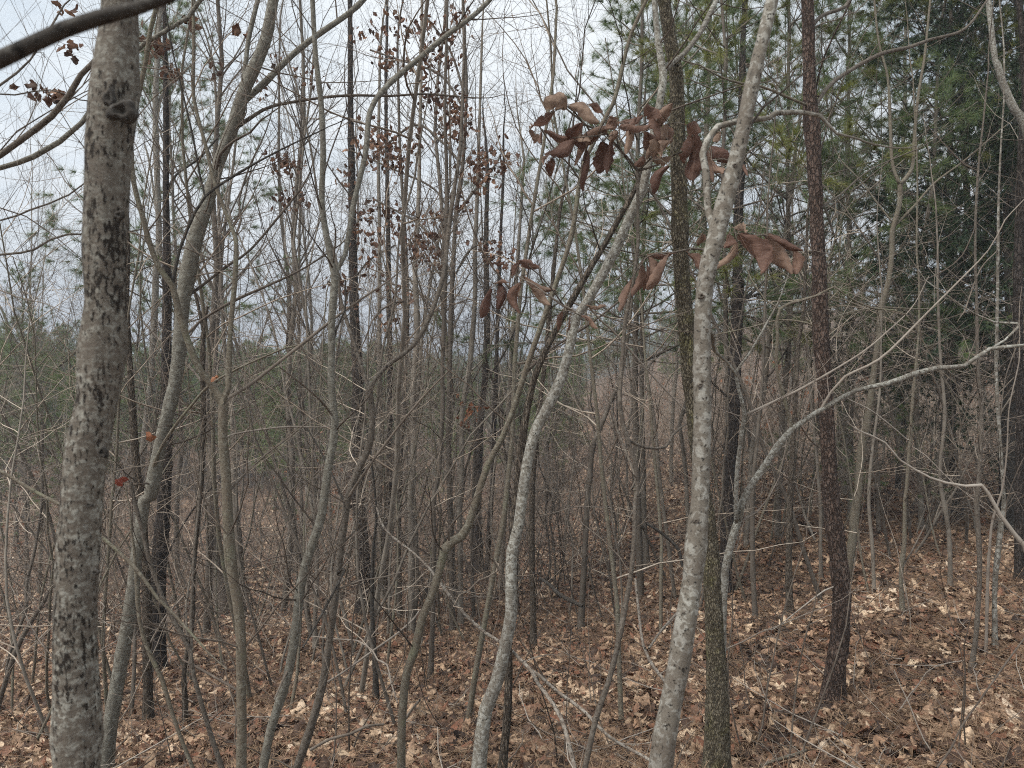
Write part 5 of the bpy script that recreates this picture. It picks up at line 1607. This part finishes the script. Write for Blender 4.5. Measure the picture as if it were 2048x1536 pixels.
# pine straw
def straw_clump(r):
    n = 9
    S = np.column_stack([r.normal(0, 0.05, n), r.normal(0, 0.05, n), r.uniform(0.008, 0.03, n)])
    a = r.uniform(0, 6.28, n)
    dv = np.stack([np.cos(a), np.sin(a), r.normal(0, 0.15, n)], 1)
    A = np.empty((n, 4, 3))
    A[:, 0] = S
    for i in range(1, 4):
        dv = unit(dv + r.normal(size=(n, 3)) * np.array([0.2, 0.2, 0.08]))
        A[:, i] = A[:, i - 1] + dv * 0.045
    return [(*tubes(A, np.full((n, 4), 0.0009), 3), 0)]


SM = [mk_mesh('straw_clump', straw_clump(rl), [M['straw']]) for _ in range(6)]
n = 5200
d = 2.3 + 7.5 * rl.random(n) ** 1.1
px = 2150 - 2200 * rl.random(n) ** 1.5
x = (px - 1024) / F * d
P0 = np.stack([x, d, H(x, d) + 0.015], 1)
rot = np.stack([rl.normal(0, 0.15, n), rl.normal(0, 0.15, n), rl.uniform(0, 6.28, n)], 1)
s = rl.uniform(0.7, 1.4, n)
scatter('pine_straw', P0, rot, np.repeat(s[:, None], 3, 1), rl.integers(0, 6, n), SM, parent=ground)
# fallen twigs among the leaves
def twiglet(r):
    L = r.uniform(0.15, 0.5)
    p = np.zeros((1, 6, 3))
    dv = np.array([1.0, 0, 0.05])
    for i in range(1, 6):
        dv = unit(dv + r.normal(size=3) * np.array([0.15, 0.25, 0.12]))
        p[0, i] = p[0, i - 1] + dv * L / 5
    p[..., 2] = np.abs(p[..., 2]) + 0.02
    R = np.linspace(0.003, 0.0012, 6)[None]
    A, AR = grow(r, [(p[0], R[0])], 3, 0.2, 1.0, (0.05, 0.15), (30, 60), 0.05, 0.1, 4, 0.6, 0.0008, 0.002)
    return [(*tubes(p, R, 5), 0), (*tubes(A, AR, 3), 0)]


TM = [mk_mesh('fallen_twig', twiglet(rl), [M['twig_pale'] if i % 2 else M['twig']]) for i in range(6)]
n = 1500
d = 2.3 + 11 * rl.random(n) ** 1.1
px = rl.uniform(-100, 2150, n)
x = (px - 1024) / F * d
P0 = np.stack([x, d, H(x, d) + 0.01], 1)
rot = np.stack([rl.normal(0, 0.15, n), rl.normal(0, 0.25, n), rl.uniform(0, 6.28, n)], 1)
s = rl.uniform(0.6, 1.5, n)
scatter('fallen_twigs', P0, rot, np.repeat(s[:, None], 3, 1), rl.integers(0, 6, n), TM, parent=ground)

# the leaves large enough to pick out singly
BL = [mk_mesh('large_fallen_leaf', litter_leaf(rl, i % 4 != 3, rl.uniform(0.11, 0.15), rl.uniform(0.5, 0.75), rl.uniform(0.7, 1.4)), [M['litterbig'] if i % 3 else M['litter']]) for i in range(12)]
for k in range(300):
    d = 2.55 + 3.8 * rl.random() ** 1.2
    px = rl.uniform(0, 2048) if rl.random() < 0.35 else rl.uniform(1200, 2048)
    x = (px - 1024) / F * d
    o = bpy.data.objects.new('leaf', BL[k % 12])
    COL.objects.link(o)
    o.location = (x, d, float(H(x, d)) + 0.032)
    o.rotation_euler = (rl.normal(0, 0.3), rl.normal(0, 0.3), rl.uniform(0, 6.28))
    o.scale = (float(rl.uniform(0.7, 1.05)),) * 3
    o.parent = ground

# thin upright seedlings and dead stalks in the foreground, each its own
SEED_PX = [(640, 1460, 3.4), (700, 1420, 3.8), (905, 1380, 4.2), (1120, 1440, 3.4), (1230, 1400, 3.9), (1500, 1420, 3.7), (1525, 1380, 4.2), (1760, 1330, 4.6),
           (1835, 1290, 5.0), (1940, 1480, 3.2), (340, 1430, 3.7), (150, 1420, 3.9), (560, 1330, 5.2), (1190, 1330, 4.8), (1340, 1260, 5.6), (1110, 1270, 5.2),
           (1000, 1230, 6.0), (860, 1300, 5.4), (60, 1360, 4.6), (1470, 1290, 5.2), (1610, 1300, 5.3), (1600, 1460, 3.3), (780, 1500, 3.2)]
for k, (px, py, d) in enumerate(SEED_PX):
    rr_ = np.random.default_rng(500 + k)
    a, b = brush_clump(rr_, 1 + k % 2, rr_.uniform(0.9, 1.9), 0.04, 4, 1, 0.0)
    x, y = xy(px, d)
    o = empty('seedling', (x, y, float(H(x, y))), 'knee to head high leafless seedling wand standing in the leaf litter', 'seedling', 'seedling wands in the foreground litter')
    part('stem', mk_mesh('seedling_stem', a, [M['twig']]), o)
    part('twigs', mk_mesh('seedling_twigs', [(v, f, 0) for v, f, _ in b], [M['twig']]), o, 'stuff')

# ------------------------------------------------------------------ tell the copies apart by the landmark they stand beside
MARKS = [(-400, 'left edge'), (166, 'mottled trunk'), (325, 'left furrowed pine'), (457, 'forking sapling'), (642, 'curved grey sapling'), (722, 'wide-footed dark pine'),
         (925, 'elbowed grey stem'), (1038, 'lichen-spotted trunk'), (1269, 'curled-leaf stem'), (1397, 'pale front trunk'),
         (1672, 'red-brown pine'), (1810, 'mossy-footed sapling'), (2003, 'pale dotted pole')]
ORD = ['first', 'second', 'third', 'fourth', 'fifth', 'sixth', 'seventh', 'eighth', 'ninth', 'tenth', 'eleventh', 'twelfth', 'thirteenth', 'fourteenth', 'fifteenth',
       'sixteenth', 'seventeenth', 'eighteenth', 'nineteenth', 'twentieth']
WORDS = {'slender bare trees in the thicket': 'slender bare tree', 'arching saplings behind the nearest trunks': 'arching sapling',
         'leafless brush between the trunks': 'tangled brush clump', 'green pines on the valley floor': 'valley pine',
         'seedling wands in the foreground litter': 'leafless seedling'}


def dist_word(d):
    return 'nearest row' if d < 7 else 'near row' if d < 11 else 'middle row' if d < 17 else 'deep row' if d < 27 else 'farthest row'


cells = {}
for o in list(COL.objects):
    g = o.get('group')
    if g in WORDS:
        px = 1024 + o.location.x / o.location.y * F
        k = max(i for i, m in enumerate(MARKS) if m[0] <= max(px, -399))
        cells.setdefault((g, k, dist_word(o.location.y)), []).append((px, o))
for (g, k, dw), L in cells.items():
    L.sort(key=lambda t: t[0])
    for i, (px, o) in enumerate(L):
        side = 'from the left edge' if k == 0 else 'rightward from the ' + MARKS[k][1]
        o['label'] = '%s in the %s, %s foot %s' % (WORDS[g], dw, ORD[min(i, 19)], side)

# ------------------------------------------------------------------ thin winter air
hz, N = new_mat('thin_haze')
pv = N.n('ShaderNodeVolumePrincipled', {'Color': (0.80, 0.88, 1.0, 1), 'Density': 0.0020})
N.t.links.new(pv.outputs[0], N.n('ShaderNodeOutputMaterial').inputs['Volume'])
bx = np.array([(x, y, z) for x in (-1500, 1500) for y in (-30, 2700) for z in (-30, 90)], float)
bf = np.array([(0, 1, 3, 2), (4, 6, 7, 5), (0, 4, 5, 1), (2, 3, 7, 6), (0, 2, 6, 4), (1, 5, 7, 3)])
USE_HAZE = True
if USE_HAZE:
    ho = bpy.data.objects.new('haze', mk_mesh('haze', [(bx, bf, 0)], [hz], False))
    COL.objects.link(ho)
    tag(ho, kind='stuff')
